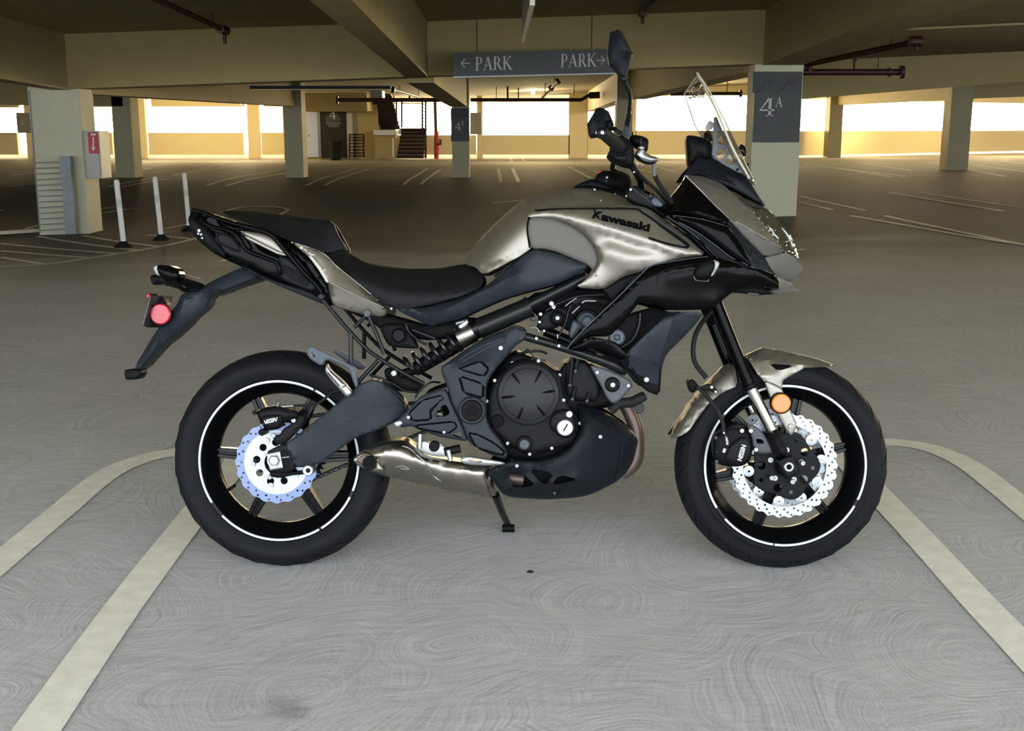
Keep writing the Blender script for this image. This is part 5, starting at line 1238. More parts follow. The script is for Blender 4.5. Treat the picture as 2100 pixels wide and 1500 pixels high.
rod('signal_stalk', 4, [(420, 620, .13), (480, 660, .08), (600, 640, .05)], 18, 'darkplastic')
line_on('edge_highlight', 4, [(430, 545), (500, 560), (580, 582)], .8, 'satin', default=.10)  # pale line drawn as a highlight beside the signal
panel('rear_signal', 4, [(228, 565), (260, 552), (330, 560), (380, 610), (360, 640), (300, 610), (255, 630), (235, 600)], -.10, 'darkplastic', dome=.01, thick=.05)
rod('signal_stalk', 4, [(340, 610, -.10), (450, 640, -.06), (590, 650, .0)], 18, 'darkplastic')
panel('licence_plate_edge', 4, [(240, 690), (265, 685), (320, 715), (350, 760), (350, 870), (325, 905), (290, 922), (180, 920)], .02, 'darkplastic', dome=.004, thick=.04)
panel('licence_plate', 4, [(226, 700), (236, 697), (182, 915), (173, 908)], .10, 'casting', dome=.001, thick=.20, rnd=0)
panel('plate_lamp', 4, [(202, 690), (230, 684), (226, 715), (206, 725)], .05, 'red', dome=.004, thick=.06)
q = cyl('red_reflector', 240 + 298 / 3.387, 400 + 828 / 3.387, 21.3, .075, .012, 'red', seg=40); q['label'] = 'round red side reflector'
cyl('reflector_rim', 240 + 299 / 3.387, 400 + 829 / 3.387, 22.6, .070, .014, 'darkplastic', seg=40)

# ------------------------------------------------------------------ tank
tank = panel('fuel_tank', 5, [(143, 482, .05), (150, 425, .02), (185, 380, 0), (250, 310, 0), (320, 240, 0), (400, 170, 0), (480, 115, 0), (560, 90, 0), (700, 71, 0), (800, 68, 0), (900, 85, 0), (1010, 120, 0), (1062, 166, .07), (1060, 200, .14), (900, 190, .145), (700, 195, .15), (560, 215, .15), (520, 260, .15), (505, 320, .15), (500, 400, .15), (370, 470, .15), (240, 538, .13), (195, 492, .11)],
      .12, 'satin', dome=.010, edge=.03, thick=.02, mirror=True, angle=60, fair=22, creases=[[(225, 425, .105), (300, 330, .130), (390, 232, .142), (460, 185, .142), (540, 150, .132), (700, 118, .118), (900, 120, .108)]])
panel('shaded_knee_recess', 5, [(488, 226), (560, 220), (650, 238), (745, 282), (806, 330), (852, 398), (868, 458), (840, 520), (800, 480), (740, 455), (640, 412), (560, 393), (500, 396), (478, 300)], .158, 'satin_recess', dome=.006, edge=.02)
line_on('seam', 5, [(486, 228), (476, 290), (490, 390)], 2.2, 'print'); 
shroud = panel('tank_shroud', 5, [(472, 216, .150), (500, 192, .148), (600, 168, .145), (800, 160, .14), (1050, 158, .135), (1129, 178, .135), (1207, 231, .145), (1291, 294, .155), (1365, 357, .168), (1443, 430, .18), (1300, 446, .195), (1130, 512, .19), (1000, 540, .18), (930, 585, .17), (882, 614, .165), (735, 603, .165), (790, 560, .17), (840, 512, .172), (866, 458, .172), (850, 398, .17), (802, 330, .17), (742, 283, .17), (652, 240, .165), (560, 220, .16), (490, 226, .155)],
      .17, 'satin', dome=.008, edge=.02, thick=.02, angle=60, fair=3, creases=[[(640, 205, .170), (760, 232, .186), (880, 274, .200), (1080, 340, .210), (1300, 404, .206), (1420, 428, .187)], [(800, 285, .180), (900, 322, .184), (1080, 382, .190), (1280, 425, .196)], [(900, 400, .198), (1000, 440, .202), (1150, 450, .204)]])
line_on('pinstripe', 5, [(520, 190), (620, 184), (840, 180), (1050, 182), (1095, 200), (1190, 266), (1348, 382), (1238, 370), (1130, 336)], 2.6, 'print', spline=4)
line_on('pinstripe', 5, [(1180, 264), (1300, 350), (1345, 384)], 2.2, 'print', spline=0)
text_on('Kawasaki', (1213, 446), (119, 29), (2.5, -16), 'print', None, .055)
text_on('VERSYS', (1232, 463), (62, 15), (1.2, -7), 'greyprint', None, .0)
panel('tank_cap_cover', 8, [(95, 1258), (200, 1200), (380, 1130), (560, 1210), (700, 1290), (560, 1300), (380, 1262)], -.02, 'darkplastic', dome=.008, thick=.05)
bolt(1160 + 405 / 6.818, 200 + 1288 / 6.818, 3, 'peg', w=.03); bolt(1160 + 490 / 6.818, 200 + 1440 / 6.818, 1.8, 'peg')
for o in (tank,): pass

# ------------------------------------------------------------------ side fairing
fair = panel('side_fairing', 5, [(1128, 490, .20), (1290, 448, .205), (1440, 428, .21), (1500, 442, .205), (1560, 462, .20), (1690, 497, .18), (1800, 548, .16), (1835, 604, .15), (1700, 596, .16), (1600, 616, .18), (1530, 668, .195), (1470, 722, .20), (1240, 727, .20), (1190, 702, .20), (1120, 687, .20), (1078, 684, .198), (1030, 745, .195), (985, 800, .19), (920, 868, .185), (810, 868, .18), (760, 900, .18), (688, 936, .18), (745, 865, .185), (870, 745, .19), (1000, 620, .195)],
      .2, 'gloss', dome=.008, edge=.012, thick=.03, angle=60, s=5, fair=14, creases=[[(1150, 560, .205), (1230, 520, .215), (1400, 500, .22), (1560, 510, .21)]])
rod('panel_highlight', 5, [(690, 934, .184), (745, 866, .188), (870, 746, .193), (1000, 621, .198), (1130, 491, .203)], 3.2, 'casting', seg=6)  # paler lines on the black panels imitate highlights along their edges
panel('inner_fairing', 5, [(880, 612), (930, 583), (1000, 540), (1130, 510), (1128, 500), (1000, 620), (940, 680), (905, 640)], .15, 'darkplastic', dome=.003)
panel('fairing_rail', 5, [(690, 936, .185), (760, 905, .185), (820, 868, .185), (880, 880, .185), (960, 900, .18), (1010, 955, .18), (1000, 1000, .175), (900, 950, .175), (830, 930, .178), (740, 945, .18)], .18, 'gloss', dome=.005, edge=.012)
panel('fairing_lower', 5, [(1430, 733, .19), (1385, 800, .17), (1300, 890, .15), (1225, 962, .14), (1200, 1040, .135), (1190, 1190, .13), (1110, 1160, .14), (1060, 1090, .15), (1010, 1050, .155), (985, 1000, .165), (1010, 955, .175), (1120, 850, .19), (1235, 742, .195)],
      .17, 'graphite', dome=.006, edge=.015, creases=[[(1268, 752, .205), (1225, 880, .19), (1180, 1010, .165), (1010, 957, .18)]], angle=18)
panel('fairing_lip', 5, [(1010, 962, .182), (1180, 1014, .168), (1196, 1045, .14), (1190, 1190, .135), (1110, 1160, .145), (1060, 1090, .155), (1005, 1040, .16), (990, 1000, .17)], .16, 'darkplastic', dome=.003, edge=.01)
bolt(900 + 1118 / 2.625, 360 + 1100 / 2.625, 6.5)
panel('front_signal', 9, [(740, 1080), (800, 1030), (900, 1010), (975, 1035), (970, 1080), (905, 1185), (850, 1215), (760, 1215), (715, 1170)], .235, 'darkplastic', dome=.012, edge=.03, thick=.04)
panel('signal_lens', 9, [(912, 1010), (980, 1040), (970, 1085), (910, 1182), (885, 1185), (925, 1100), (930, 1050)], .246, 'clearlens', dome=.005, thick=.02)
line_on('panel_highlight', 9, [(715, 1185), (740, 1225), (850, 1235), (870, 1215)], .8, 'alu', spline=4)
line_on('panel_highlight', 9, [(330, 1290), (345, 1190), (400, 1130), (560, 1085), (720, 1065)], 1.0, 'engine'); line_on('panel_highlight', 9, [(430, 1260), (450, 1180), (520, 1150), (700, 1120)], .9, 'engine')
line_on('panel_highlight', 9, [(0, 1330), (130, 1180), (240, 1090), (450, 1040), (700, 1000), (860, 980)], 1.0, 'casting', spline=4)
# upper black fairing between tank and nose
panel('upper_fairing', 9, [(300, 455, .12), (420, 448, .11), (480, 370, .08), (610, 200, .05), (622, 150, .06), (700, 240, .12), (900, 420, .14), (1075, 590, .15), (1060, 655, .16), (1030, 660, .17), (800, 590, .17), (600, 560, .165), (425, 552, .15), (380, 520, .14)], .13, 'gloss', dome=.01, edge=.03, creases=[[(500, 520, .165), (760, 520, .168), (1000, 600, .168)]])
panel('fairing_duct', 9, [(425, 552), (600, 560), (800, 590), (1030, 660), (1075, 690), (1200, 860), (1330, 1085), (1250, 1070), (1100, 990), (900, 830), (700, 690), (520, 605)], .185, 'gloss', dome=.012, edge=.03)
panel('duct_strip', 9, [(420, 560), (520, 608), (700, 692), (900, 832), (1100, 992), (1250, 1072), (1330, 1092), (1330, 1110), (1180, 1080), (1000, 1040), (960, 1000), (760, 800), (560, 660), (450, 600)], .19, 'darkplastic', dome=.004, edge=.01)
panel('shroud_gap', 9, [(300, 470), (420, 552), (450, 600), (560, 660), (760, 800), (965, 1000), (1000, 1040), (900, 1010), (850, 965), (700, 800), (500, 640), (340, 520)], .172, 'gloss', dome=.006, edge=.02)
line_on('panel_highlight', 9, [(430, 565), (560, 628), (760, 740), (940, 870), (1100, 992), (1250, 1060), (1325, 1098)], 1.0, 'bluegrey')
line_on('panel_highlight', 9, [(440, 572), (640, 700), (800, 840), (960, 1000)], .9, 'casting')
line_on('panel_highlight', 9, [(500, 560), (800, 600), (1030, 665), (1075, 695), (1200, 862), (1330, 1085), (1400, 1110), (1515, 1155)], .9, 'casting', spline=4)
panel('nose_side', 9, [(1050, 640, .17), (1085, 610, .16), (1200, 750, .15), (1450, 1000, .12), (1500, 1100, .11), (1545, 1165, .11), (1400, 1125, .13), (1325, 1085, .15), (1200, 862, .17)], .15, 'matte', dome=.004, edge=.02)
panel('nose_under', 9, [(1325, 1100), (1520, 1160), (1590, 1240), (1585, 1310), (1450, 1290), (1240, 1270), (1060, 1370), (960, 1440), (1000, 1200)], .15, 'gloss', dome=.006, edge=.03)
panel('nose_belly', 9, [(1100, 1350), (1240, 1275), (1450, 1295), (1540, 1340), (1540, 1368), (1380, 1380), (1270, 1362)], .02, 'darkplastic', dome=.004, thick=.04)
line_on('panel_highlight', 9, [(1270, 1360), (1380, 1370)], 1.0, 'alu', default=.05, spline=0)
# nose in silver
panel('front_cowl', 9, [(620, 143, .10), (800, 155, .07), (1000, 228, .05), (1150, 368, .075), (1240, 440, .09), (1400, 615, .10), (1520, 770, .10), (1660, 935, .09), (1570, 870, .12), (1420, 778, .14), (1200, 650, .155), (1080, 590, .155), (900, 415, .145), (760, 270, .135)], .12, 'satin', dome=.008, edge=.03, angle=40)
panel('cowl_lower', 9, [(1080, 592, .158), (1200, 652, .158), (1420, 780, .142), (1570, 872, .122), (1662, 938, .095), (1440, 992, .10), (1330, 880, .125), (1200, 755, .14), (1085, 645, .15)], .13, 'satin_shaded', dome=.002, edge=.01)
line_on('edge_highlight', 9, [(622, 147), (760, 280), (900, 425), (1075, 590)], 1.2, 'satin'); line_on('edge_highlight', 9, [(1080, 592), (1200, 650), (1420, 779), (1570, 870), (1655, 935)], 1.0, 'satin')  # lines drawn as highlights along the nose edges
panel('beak', 9, [(1442, 990, .112), (1660, 940, .100), (1765, 1002, .088), (1800, 1040, .080), (1846, 1120, .060), (1700, 1242, .022), (1640, 1222, .035), (1560, 1182, .060), (1500, 1100, .095)], .08, 'satin_shaded', dome=.001, edge=.005, thick=.04, mirror=True, rnd=0)
panel('beak_lip', 9, [(1562, 1182, .088), (1640, 1220, .070), (1700, 1250, .056), (1786, 1335, .030), (1720, 1352, .030), (1540, 1362, .06), (1500, 1332, .07), (1590, 1310, .085)], .07, 'satin_shaded', dome=.001, edge=.005, thick=.03, mirror=True, rnd=0)
line_on('edge_highlight', 9, [(1545, 1180), (1650, 1218), (1780, 1328)], 1.0, 'satin', spline=4)  # line drawn as a highlight on the beak edge
panel('headlight', 9, [(1240, 440, .092), (1330, 470, .07), (1420, 490, .05), (1500, 540, .03), (1562, 585, 0), (1685, 722, 0), (1742, 830, 0), (1755, 872, 0), (1795, 992, 0), (1765, 1000, .04), (1662, 935, .09), (1520, 770, .10), (1400, 615, .10)], .06, 'lens', dome=.012, edge=.03, mirror=True)
panel('headlight_trim', 9, [(1158, 368, .08), (1250, 388, .06), (1400, 455, .03), (1470, 495, 0), (1560, 572, 0), (1562, 590, .0), (1500, 545, .034), (1420, 494, .054), (1330, 474, .074), (1240, 444, .096)], .06, 'satin', dome=.004, edge=.01, mirror=True)
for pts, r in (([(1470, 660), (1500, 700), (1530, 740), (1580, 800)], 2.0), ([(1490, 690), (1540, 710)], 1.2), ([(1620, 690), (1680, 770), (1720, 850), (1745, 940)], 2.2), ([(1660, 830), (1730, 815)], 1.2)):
    line_on('headlight_glint', 9, pts, r, 'alu', spline=3)  # bright lines imitate glints in the lens
# dash top, instrument pod, windscreen and its brackets
panel('dash_panel', 7, [(272, 1440, .11), (340, 1330, .09), (460, 1190, .06), (600, 1165, .04), (640, 1215, .04), (760, 1290, .02), (950, 1395, .0), (1080, 1450, 0), (1130, 1550, 0), (1260, 1750, 0), (1320, 1830, 0), (1250, 1800, .05), (1050, 1630, .05), (800, 1500, .07), (500, 1400, .10)], .06, 'matte', dome=.005, edge=.02, mirror=True)
panel('cowl_black_band', 9, [(780, 92), (1000, 120), (1190, 190), (1340, 330), (1440, 455), (1300, 385), (1150, 295), (1000, 228), (800, 155)], .055, 'matte', dome=.004)
line_on('dash_edge', 7, [(510, 1370), (620, 1420), (760, 1470), (900, 1520)], 1.6, 'engine', spline=4)
panel('instrument_pod', 7, [(292, 945), (320, 922), (400, 928), (520, 955), (620, 1005), (650, 1200), (560, 1240), (460, 1200), (340, 1335), (318, 1290), (308, 1200)], .06, 'darkplastic', dome=.02, edge=.04, thick=.03)
line_on('pod_edge', 7, [(370, 935), (400, 1010), (440, 1110), (450, 1190)], .8, 'engine', spline=4)
panel('screen_bracket', 7, [(650, 690), (690, 685), (745, 820), (850, 1090), (880, 1150), (1040, 1420), (960, 1400), (800, 1315), (740, 1280), (620, 1175), (640, 1000)], .09, 'bluegrey', dome=.002, edge=.004, thick=.006,
      holes=[[(690, 870), (720, 865), (805, 1040), (780, 1058), (690, 1030)], [(690, 1085), (760, 1080), (820, 1140), (735, 1265), (680, 1210)], [(770, 1290), (850, 1150), (870, 1165), (940, 1310), (860, 1310)], [(790, 1080), (830, 1085), (845, 1110), (830, 1135), (795, 1105)]], rnd=0)
panel('screen_bracket', 7, [(512, 920), (560, 862), (605, 880), (640, 990), (600, 1000), (570, 960), (540, 985)], -.09, 'darkplastic', dome=.002, thick=.006)
panel('screen_tab', 7, [(530, 830), (590, 730), (650, 760), (640, 840), (560, 870)], -.05, 'peg', dome=.001, thick=.004)
bolt(1360 + 955 / 6.25, 130 + 1362 / 6.25, 3, 'print', w=.093)
ws = panel('windscreen', 7, [(440, 115, 0), (520, 230, 0), (640, 430, 0), (760, 660, 0), (880, 900, 0), (980, 1110, 0), (1080, 1330, 0), (1170, 1500, 0), (1200, 1570, .0), (1120, 1500, .045), (1050, 1425, .085), (960, 1270, .11), (850, 1090, .125), (720, 830, .14), (600, 600, .14), (470, 330, .12), (425, 175, .06)], .10, 'glass', dome=.002, edge=.02, thick=0, mirror=True, angle=70, rnd=0, hit=False)
ws['label'] = 'clear windscreen'
# far edge of the screen: pale polished rim all round
rim_c = [(272, 392, -.13), (330, 570, -.14), (400, 780, -.14), (480, 940, -.13)]
panel('windscreen_wing', 7, [(425, 172, .0), (272, 395, -.12), (330, 570, -.135), (400, 780, -.14), (480, 940, -.13), (640, 1000, -.05), (720, 830, 0), (600, 600, 0), (470, 330, 0)], 0, 'glass', dome=0, thick=0, angle=70, rnd=0, hit=False)
rod('screen_edge', 7, [(430, 120, 0), (425, 175, .02), (272, 392, -.12), (330, 570, -.135), (400, 780, -.14), (480, 940, -.13)], 9, 'screenrim', spline=0, seg=6)
rod('screen_edge', 7, [(440, 128, .01), (560, 360, .05), (690, 620, .10), (800, 880, .12), (920, 1150, .118), (1080, 1430, .09)], 15, 'screenrim', seg=8)
rod('screen_edge', 7, [(440, 128, 0), (530, 250, 0), (640, 440, 0), (760, 680, 0), (880, 920, 0), (980, 1130, 0), (1090, 1350, 0), (1190, 1560, 0)], 8, 'screenrim', seg=6)
rod('screen_script', 7, [(320, 450, -.08), (345, 430, -.08), (350, 455, -.08), (385, 415, -.07), (400, 440, -.07), (430, 410, -.06), (460, 435, -.06), (500, 425, -.05), (535, 440, -.04)], 8, 'satin_shaded', seg=6)
panel('screen_mount', 7, [(975, 1050), (1010, 1035), (1060, 1080), (1065, 1180), (1030, 1195), (990, 1120)], -.11, 'gloss', dome=.006, thick=.03)
rod('screen_strut', 7, [(1030, 1130, -.10), (960, 1110, -.06), (900, 1000, -.03)], 14, 'gloss', spline=0)
panel('screen_clip', 7, [(1065, 1430), (1100, 1420), (1120, 1470), (1090, 1490)], .06, 'clearlens', dome=.002)
panel('screen_knob', 7, [(1055, 1280), (1095, 1275), (1100, 1320), (1070, 1325)], -.11, 'darkplastic', dome=.004)

# ------------------------------------------------------------------ fork, fender, front caliper
def fork(w, near):
    x_ = 0 if near else -0.0
    T, Mi, B = (U(1464, 610, w), U(1530, 775, w), U(1604, 925, w)) if near else (None,) * 3
    if not near:
        T, Mi, B = [Vector((p.x, -p.y, p.z)) for p in (U(1464, 610, -w), U(1530, 775, -w), U(1604, 925, -w))]
    u = mpp(1530, 775, .1); d = (B - T).normalized()
    p = tube('fork_leg', [T, Mi, Mi + d * .001], [12.3 * u, 12.3 * u, 11 * u], M['gloss'], bike, 24)
    tube('fork_seal', [Mi - d * .012, Mi + d * .018], 14.2 * u, M['gloss'], p, 24); tube('fork_seal', [Mi + d * .020, Mi + d * .034], 13.6 * u, M['darkplastic'], p, 24)
    tube('fork_slider', [Mi + d * .03, B - d * .02], 11.6 * u, M['chrome'], p, 28)
    return p
fork(.105, True); fork(-.105, False)
tube('fork_stem', [U(1448, 600, 0), U(1475, 660, 0)], .03, M['darkplastic'], bike, 16)
panel('fork_bottom', 2, [(690, 632), (725, 615), (762, 600), (782, 632), (830, 738), (828, 785), (800, 760), (745, 765)], .122, 'engine', dome=.010, edge=.015, thick=.05, creases=[[(735, 630, .138), (775, 725, .138), (812, 778, .13)]])
panel('axle_clamp', 2, [(760, 800), (800, 778), (830, 765), (860, 765), (910, 862), (825, 915), (800, 880)], .112, 'engine', dome=.006, edge=.01, thick=.05)
cyl('axle_bolt', 1340 + 835 / 3, 680 + 835 / 3, 10.5, .128, .02, 'alu', chamfer=.15); cyl('axle_bore', 1340 + 835 / 3, 680 + 835 / 3, 6.2, .1285, .01, 'print')
for x, y in ((920, 812), (730, 903), (858, 927)): bolt(1340 + x / 3, 680 + y / 3, 6.2, w=.09)
panel('caliper_mount', 2, [(575, 590), (600, 572), (640, 590), (690, 640), (745, 745), (700, 755), (640, 752), (612, 715), (605, 650)], .115, 'casting', dome=.004, edge=.008, thick=.02, holes=[[(628, 660), (670, 665), (685, 690), (640, 695)]])
panel('front_caliper', 2, [(372, 650), (440, 592), (490, 570), (545, 572), (590, 620), (612, 720), (598, 790), (560, 825), (500, 835), (400, 822), (368, 770)], .118, 'darkplastic', dome=.016, edge=.03, thick=.08)
panel('caliper_body', 2, [(470, 700), (540, 645), (580, 655), (605, 720), (590, 785), (535, 825), (470, 820), (440, 780)], .136, 'engine', dome=.008, edge=.015, thick=.02)
text_on('NISSIN', (1340 + 542 / 3, 680 + 800 / 3), (9.5, -32), (-9, -3), 'whiteprint', None, .03)
for x, y in ((545, 612), (600, 612), (632, 728)): bolt(1340 + x / 3, 680 + y / 3, 5.5, 'alu', w=.135)
panel('caliper_top', 2, [(440, 600), (500, 568), (570, 575), (560, 600), (480, 640), (430, 650)], .125, 'engine', dome=.005)
rod('bleed_screw', 2, [(440, 720, .135), (432, 745, .135)], 14, 'alu', spline=0); rod('banjo', 2, [(432, 620, .125), (450, 660, .13), (455, 700, .135)], 11, 'alu')
for x, y in ((385, 655), (395, 740), (390, 800)): bolt(1340 + x / 3, 680 + y / 3, 4, 'casting', w=.125)
rod('brake_hose', 2, [(270, 340, .12), (320, 390, .125), (390, 480, .13), (425, 560, .13), (432, 615, .128)], 13, 'blackrub')
rod('brake_hose', 5, [(1500, 690, .02), (1400, 820, .05), (1370, 920, .06), (1380, 1010, .06), (1440, 1090, .07)], 13, 'blackrub')
panel('hose_clamp', 2, [(285, 345), (335, 320), (365, 330), (402, 370), (385, 388), (345, 360), (310, 368)], .115, 'engine', dome=.003, thick=.01)
bolt(1340 + 358 / 3, 680 + 343 / 3, 4, 'alu', w=.118); bolt(1340 + 383 / 3, 680 + 372 / 3, 3.5, 'alu', w=.118)
panel('hose_guide', 2, [(215, 300), (245, 292), (285, 345), (240, 385), (222, 350)], .07, 'darkplastic', dome=.005, thick=.05)
panel('front_fender', 2, [(104, 662, .045), (125, 590, .02), (172, 518, 0), (230, 430, 0), (285, 368, 0), (345, 298, 0), (420, 215, 0), (470, 195, 0), (500, 215, .05), (522, 335, .075), (430, 372, .078), (340, 445, .078), (280, 525, .075), (215, 618, .07), (150, 652, .06)],
      .06, 'satin', dome=.004, edge=.02, thick=.01, mirror=True, angle=45, fair=8, creases=[[(130, 640, .05), (200, 530, .055), (300, 400, .06), (400, 300, .062), (500, 235, .062)]])
panel('front_fender', 2, [(560, 150, 0), (610, 125, 0), (668, 98, 0), (780, 115, 0), (900, 142, 0), (1000, 165, 0), (1082, 193, 0), (1132, 214, 0), (1080, 218, .04), (1000, 222, .055), (930, 224, .06), (865, 262, .065), (800, 302, .068), (788, 365, .075), (730, 385, .085), (690, 320, .085), (640, 262, .08), (585, 172, .06)],
      .07, 'satin', dome=.003, edge=.015, thick=.01, mirror=True, angle=30, fair=2, holes=[[(708, 198, .072), (875, 210, .066), (768, 246, .072)]], creases=[[(592, 160, .05), (700, 172, .062), (880, 196, .058), (1060, 213, .038)], [(645, 275, .085), (720, 268, .085), (792, 300, .074)]], rnd=0)
panel('fender_gap', 2, [(690, 185), (900, 200), (765, 262)], .04, 'print', dome=0, thick=.002, rnd=0)
panel('fender_arm', 2, [(680, 300), (740, 320), (792, 348), (805, 400), (850, 500), (886, 580), (850, 648), (818, 612), (770, 520), (715, 400)], .095, 'satin', dome=.005, edge=.012, thick=.012)
bolt(1340 + 845 / 3, 680 + 585 / 3, 6)
q = cyl('orange_reflector', 1340 + 788 / 3, 680 + 443 / 3, 19.6, .124, .012, 'orange', seg=40); q['label'] = 'round orange side reflector'
cyl('reflector_rim', 1340 + 788 / 3, 680 + 443 / 3, 22, .120, .02, 'darkplastic', seg=40)
# ------------------------------------------------------------------ handlebar, controls, mirrors
rod('handlebar', 8, [(790, 690, .26), (900, 900, .18), (1030, 1130, .10), (1060, 1260, .06)], [60, 52, 48, 48], 'darkplastic', seg=14)
rod('handlebar', 8, [(690, 880, -.30), (660, 1020, -.22), (820, 1130, -.12), (880, 1300, -.04)], [40, 42, 48, 48], 'darkplastic', seg=12)
rod('throttle_grip', 8, [(740, 690, .27), (700, 640, .30), (505, 485, .40)], [100, 96, 78], 'blackrub', spline=0, seg=20)
cyl('bar_end', 1160 + 505 / 6.818, 200 + 487 / 6.818, 11.5, .405, .02, 'frame', extra=((.45, 0), (.55, .003))); cyl('bar_end_screw', 1160 + 515 / 6.818, 200 + 492 / 6.818, 4, .410, .01, 'alu')
panel('switch_housing', 8, [(650, 560), (780, 535), (890, 590), (950, 690), (965, 850), (940, 960), (830, 945), (660, 875), (585, 800), (625, 720)], .25, 'darkplastic', dome=.012, edge=.03, thick=.06)
cyl('grip_flange', 1160 + 755 / 6.818, 200 + 690 / 6.818, 20, .275, .03, 'engine', extra=((.5, .003), (.7, 0), (.85, .002)))
rod('flange_ridge', 8, [(640, 740, .28), (720, 800, .285), (830, 780, .285), (890, 700, .28)], 10, 'engine')
panel('switch_block', 8, [(640, 800), (860, 790), (850, 890), (720, 880)], .27, 'engine', dome=.004)
panel('brake_reservoir', 8, [(885, 545), (950, 522), (1060, 535), (1140, 570), (1162, 610), (1150, 745), (1100, 765), (1040, 700), (920, 640)], .22, 'darkplastic', dome=.02, edge=.03, thick=.05)
line_on('reservoir_edge', 8, [(1060, 560), (1045, 660)], .8, 'casting', spline=0)
panel('master_cylinder', 8, [(960, 795), (1010, 720), (1040, 690), (1100, 690), (1120, 770), (1190, 810), (1300, 845), (1292, 892), (1190, 912), (1100, 890), (1030, 880)], .23, 'alu', dome=.010, edge=.015, thick=.03)
panel('lever_pivot', 8, [(1000, 700), (1060, 665), (1115, 700), (1070, 745)], .245, 'bolt', dome=.005)
rod('brake_lever', 8, [(1000, 830, .24), (1080, 900, .27), (1180, 925, .30), (1240, 905, .32)], [22, 20, 18, 14], 'frame')
rod('banjo', 8, [(1235, 920, .22), (1240, 1090, .2)], 30, 'alu', spline=0)
rod('brake_hose', 8, [(1240, 1080, .2), (1300, 1200, .18), (1400, 1340, .15), (1500, 1500, .12), (1560, 1600, .1)], 34, 'blackrub')
rod('throttle_cable', 8, [(930, 960, .2), (1100, 1150, .14), (1300, 1320, .1), (1480, 1500, .08)], 26, 'blackrub')
rod('throttle_cable', 8, [(880, 960, .2), (1040, 1120, .14), (1250, 1290, .1), (1420, 1480, .08)], 18, 'frame')
bolt(1160 + 957 / 6.818, 200 + 1045 / 6.818, 2.6, 'bolt', w=.22); bolt(1160 + 1010 / 6.818, 200 + 930 / 6.818, 2.6, 'bolt', w=.25); bolt(1160 + 1070 / 6.818, 200 + 945 / 6.818, 2.6, 'bolt', w=.25)
panel('triple_clamp', 8, [(880, 1280), (960, 1225), (1110, 1285), (1250, 1370), (1390, 1490), (1400, 1560), (1180, 1560), (880, 1440), (860, 1350)], .12, 'engine', dome=.006, edge=.015, thick=.05, holes=[[(1120, 1300), (1250, 1375), (1180, 1400), (1080, 1350)]])
panel('clamp_cap', 8, [(1190, 1430), (1260, 1390), (1370, 1490), (1330, 1540), (1220, 1510)], .132, 'bluegrey', dome=.003)
bolt(1160 + 910 / 6.818, 200 + 1288 / 6.818, 3.5, 'bolt', w=.13); bolt(1160 + 850 / 6.818, 200 + 1378 / 6.818, 2.8, 'bolt', w=.1); bolt(1160 + 1190 / 6.818, 200 + 1362 / 6.818, 3.5, 'bolt', w=.09)
line_on('clamp_edge', 8, [(940, 1260), (1010, 1340), (1110, 1400), (1200, 1480)], 1.0, 'bluegrey', spline=4)
line_on('clamp_edge', 8, [(1110, 1400), (1200, 1390), (1260, 1385)], 1.0, 'bluegrey', spline=4)
panel('switchgear', 8, [(375, 1200), (440, 1070), (520, 1018), (640, 1030), (800, 1090), (870, 1190), (880, 1320), (720, 1310), (560, 1330), (430, 1280)], -.22, 'darkplastic', dome=.02, edge=.04, thick=.06)
panel('kill_switch', 8, [(440, 1050), (480, 1020), (520, 1018), (500, 1045), (450, 1070)], -.19, 'red', dome=.003)
bolt(1160 + 578 / 6.818, 200 + 1120 / 6.818, 3, 'bolt', w=-.18); bolt(1160 + 567 / 6.818, 200 + 1165 / 6.818, 3, 'casting', w=-.18)
rod('clutch_cable', 8, [(760, 1060, -.16), (860, 1110, -.12), (890, 1220, -.08), (860, 1330, -.04)], 34, 'blackrub')
rod('ignition_key', 8, [(600, 1390, .0), (640, 1410, .0), (700, 1345, .0)], 14, 'alu', spline=0)
panel('key_block', 8, [(560, 1290), (720, 1300), (870, 1360), (860, 1400), (700, 1420), (590, 1400)], -.02, 'darkplastic', dome=.006, thick=.05)
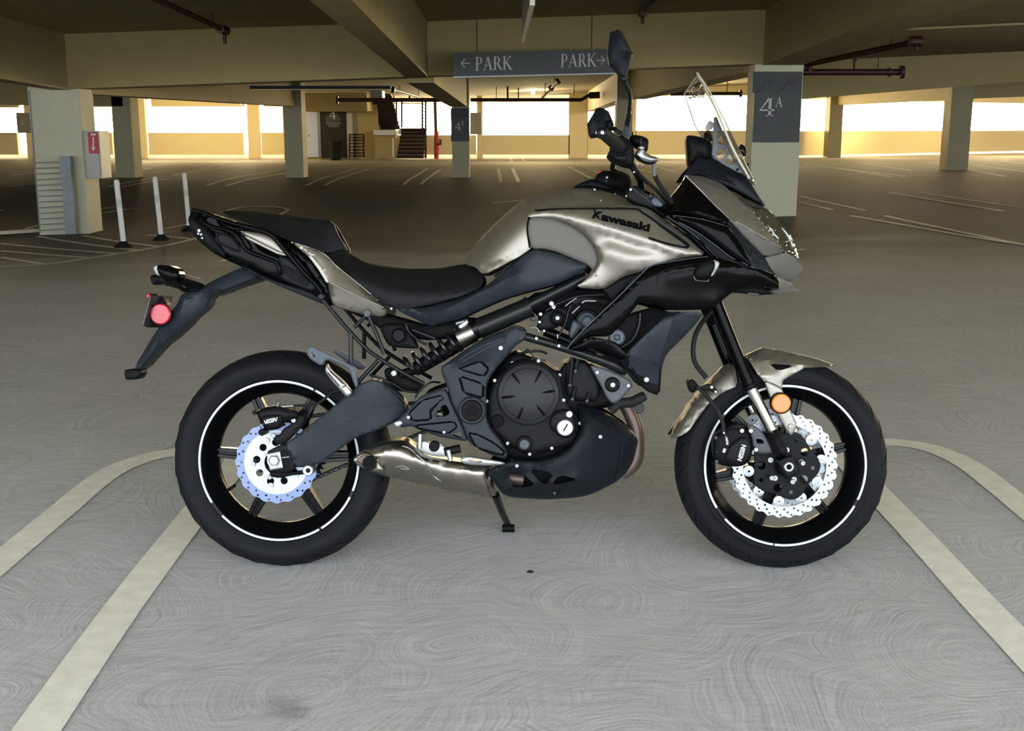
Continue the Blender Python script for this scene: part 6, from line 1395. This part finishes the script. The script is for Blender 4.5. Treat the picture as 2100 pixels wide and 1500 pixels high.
panel('steering_cover', 8, [(560, 1300), (900, 1290), (1100, 1450), (1420, 1500), (1500, 1700), (900, 1640), (600, 1480)], -.06, 'darkplastic', dome=.004, thick=.05)
# mirrors
def mirror(name, k, pts, crease, w, stem, boot, label):
    o = panel(name, k, pts, w, 'matte', dome=.014, edge=.03, thick=.018, creases=crease, angle=22, backface=True, rnd=0)
    o['label'] = label
    rod('mirror_stem', *stem, 'frame', o); 
    if boot: rod('mirror_boot', *boot, 'casting', o, spline=0, seg=14)
    return o
mirror('mirror', 6, [(262, 66), (300, 54), (326, 64), (358, 130), (384, 186), (362, 258), (346, 312), (312, 302), (290, 268), (256, 236), (248, 185)], [[(300, 75, .418), (355, 165, .420), (372, 186, .405)]], .39,
       (6, [(325, 288, .38), (340, 325, .375), (364, 385, .36), (368, 430, .34), (362, 500, .31), (352, 560, .28), (346, 612, .26)], [26, 16, 11, 11, 13, 13, 13]), (6, [(354, 535, .285), (346, 612, .26)], [16, 20]), 'mirror rising highest on the near handlebar end')
mirror('mirror', 8, [(300, 372), (370, 250), (428, 152), (480, 140), (530, 150), (605, 195), (650, 300), (682, 385), (660, 460), (560, 500), (430, 555), (352, 562), (325, 520)], [[(385, 280, -.32), (470, 250, -.315), (550, 232, -.32)]], -.34,
       (8, [(640, 420, -.34), (720, 470, -.32), (800, 535, -.31), (770, 700, -.30), (690, 880, -.295)], [34, 28, 26, 26, 26]), None, 'far side mirror seen behind the throttle grip')
panel('mirror_joint', 8, [(560, 350), (620, 300), (670, 370), (660, 440), (600, 450)], -.31, 'darkplastic', dome=.01)

# left-hand copies of the body panels
for o in list(bike.children):
    if o.name.split('.')[0] in ('tank_shroud', 'shaded_knee_recess', 'side_fairing', 'fairing_lower', 'side_cover', 'tail_body', 'tail_cover', 'front_cowl', 'cowl_lower', 'fairing_duct', 'nose_side', 'nose_under', 'belly_pan', 'pivot_cover', 'grab_rail', 'footpeg_hanger', 'crankcase_cover', 'headlight_trim', 'fender_arm', 'luggage_mount', 'shroud_gap', 'axle_block', 'front_caliper', 'fork_bottom', 'axle_clamp'):
        mirrored(o)
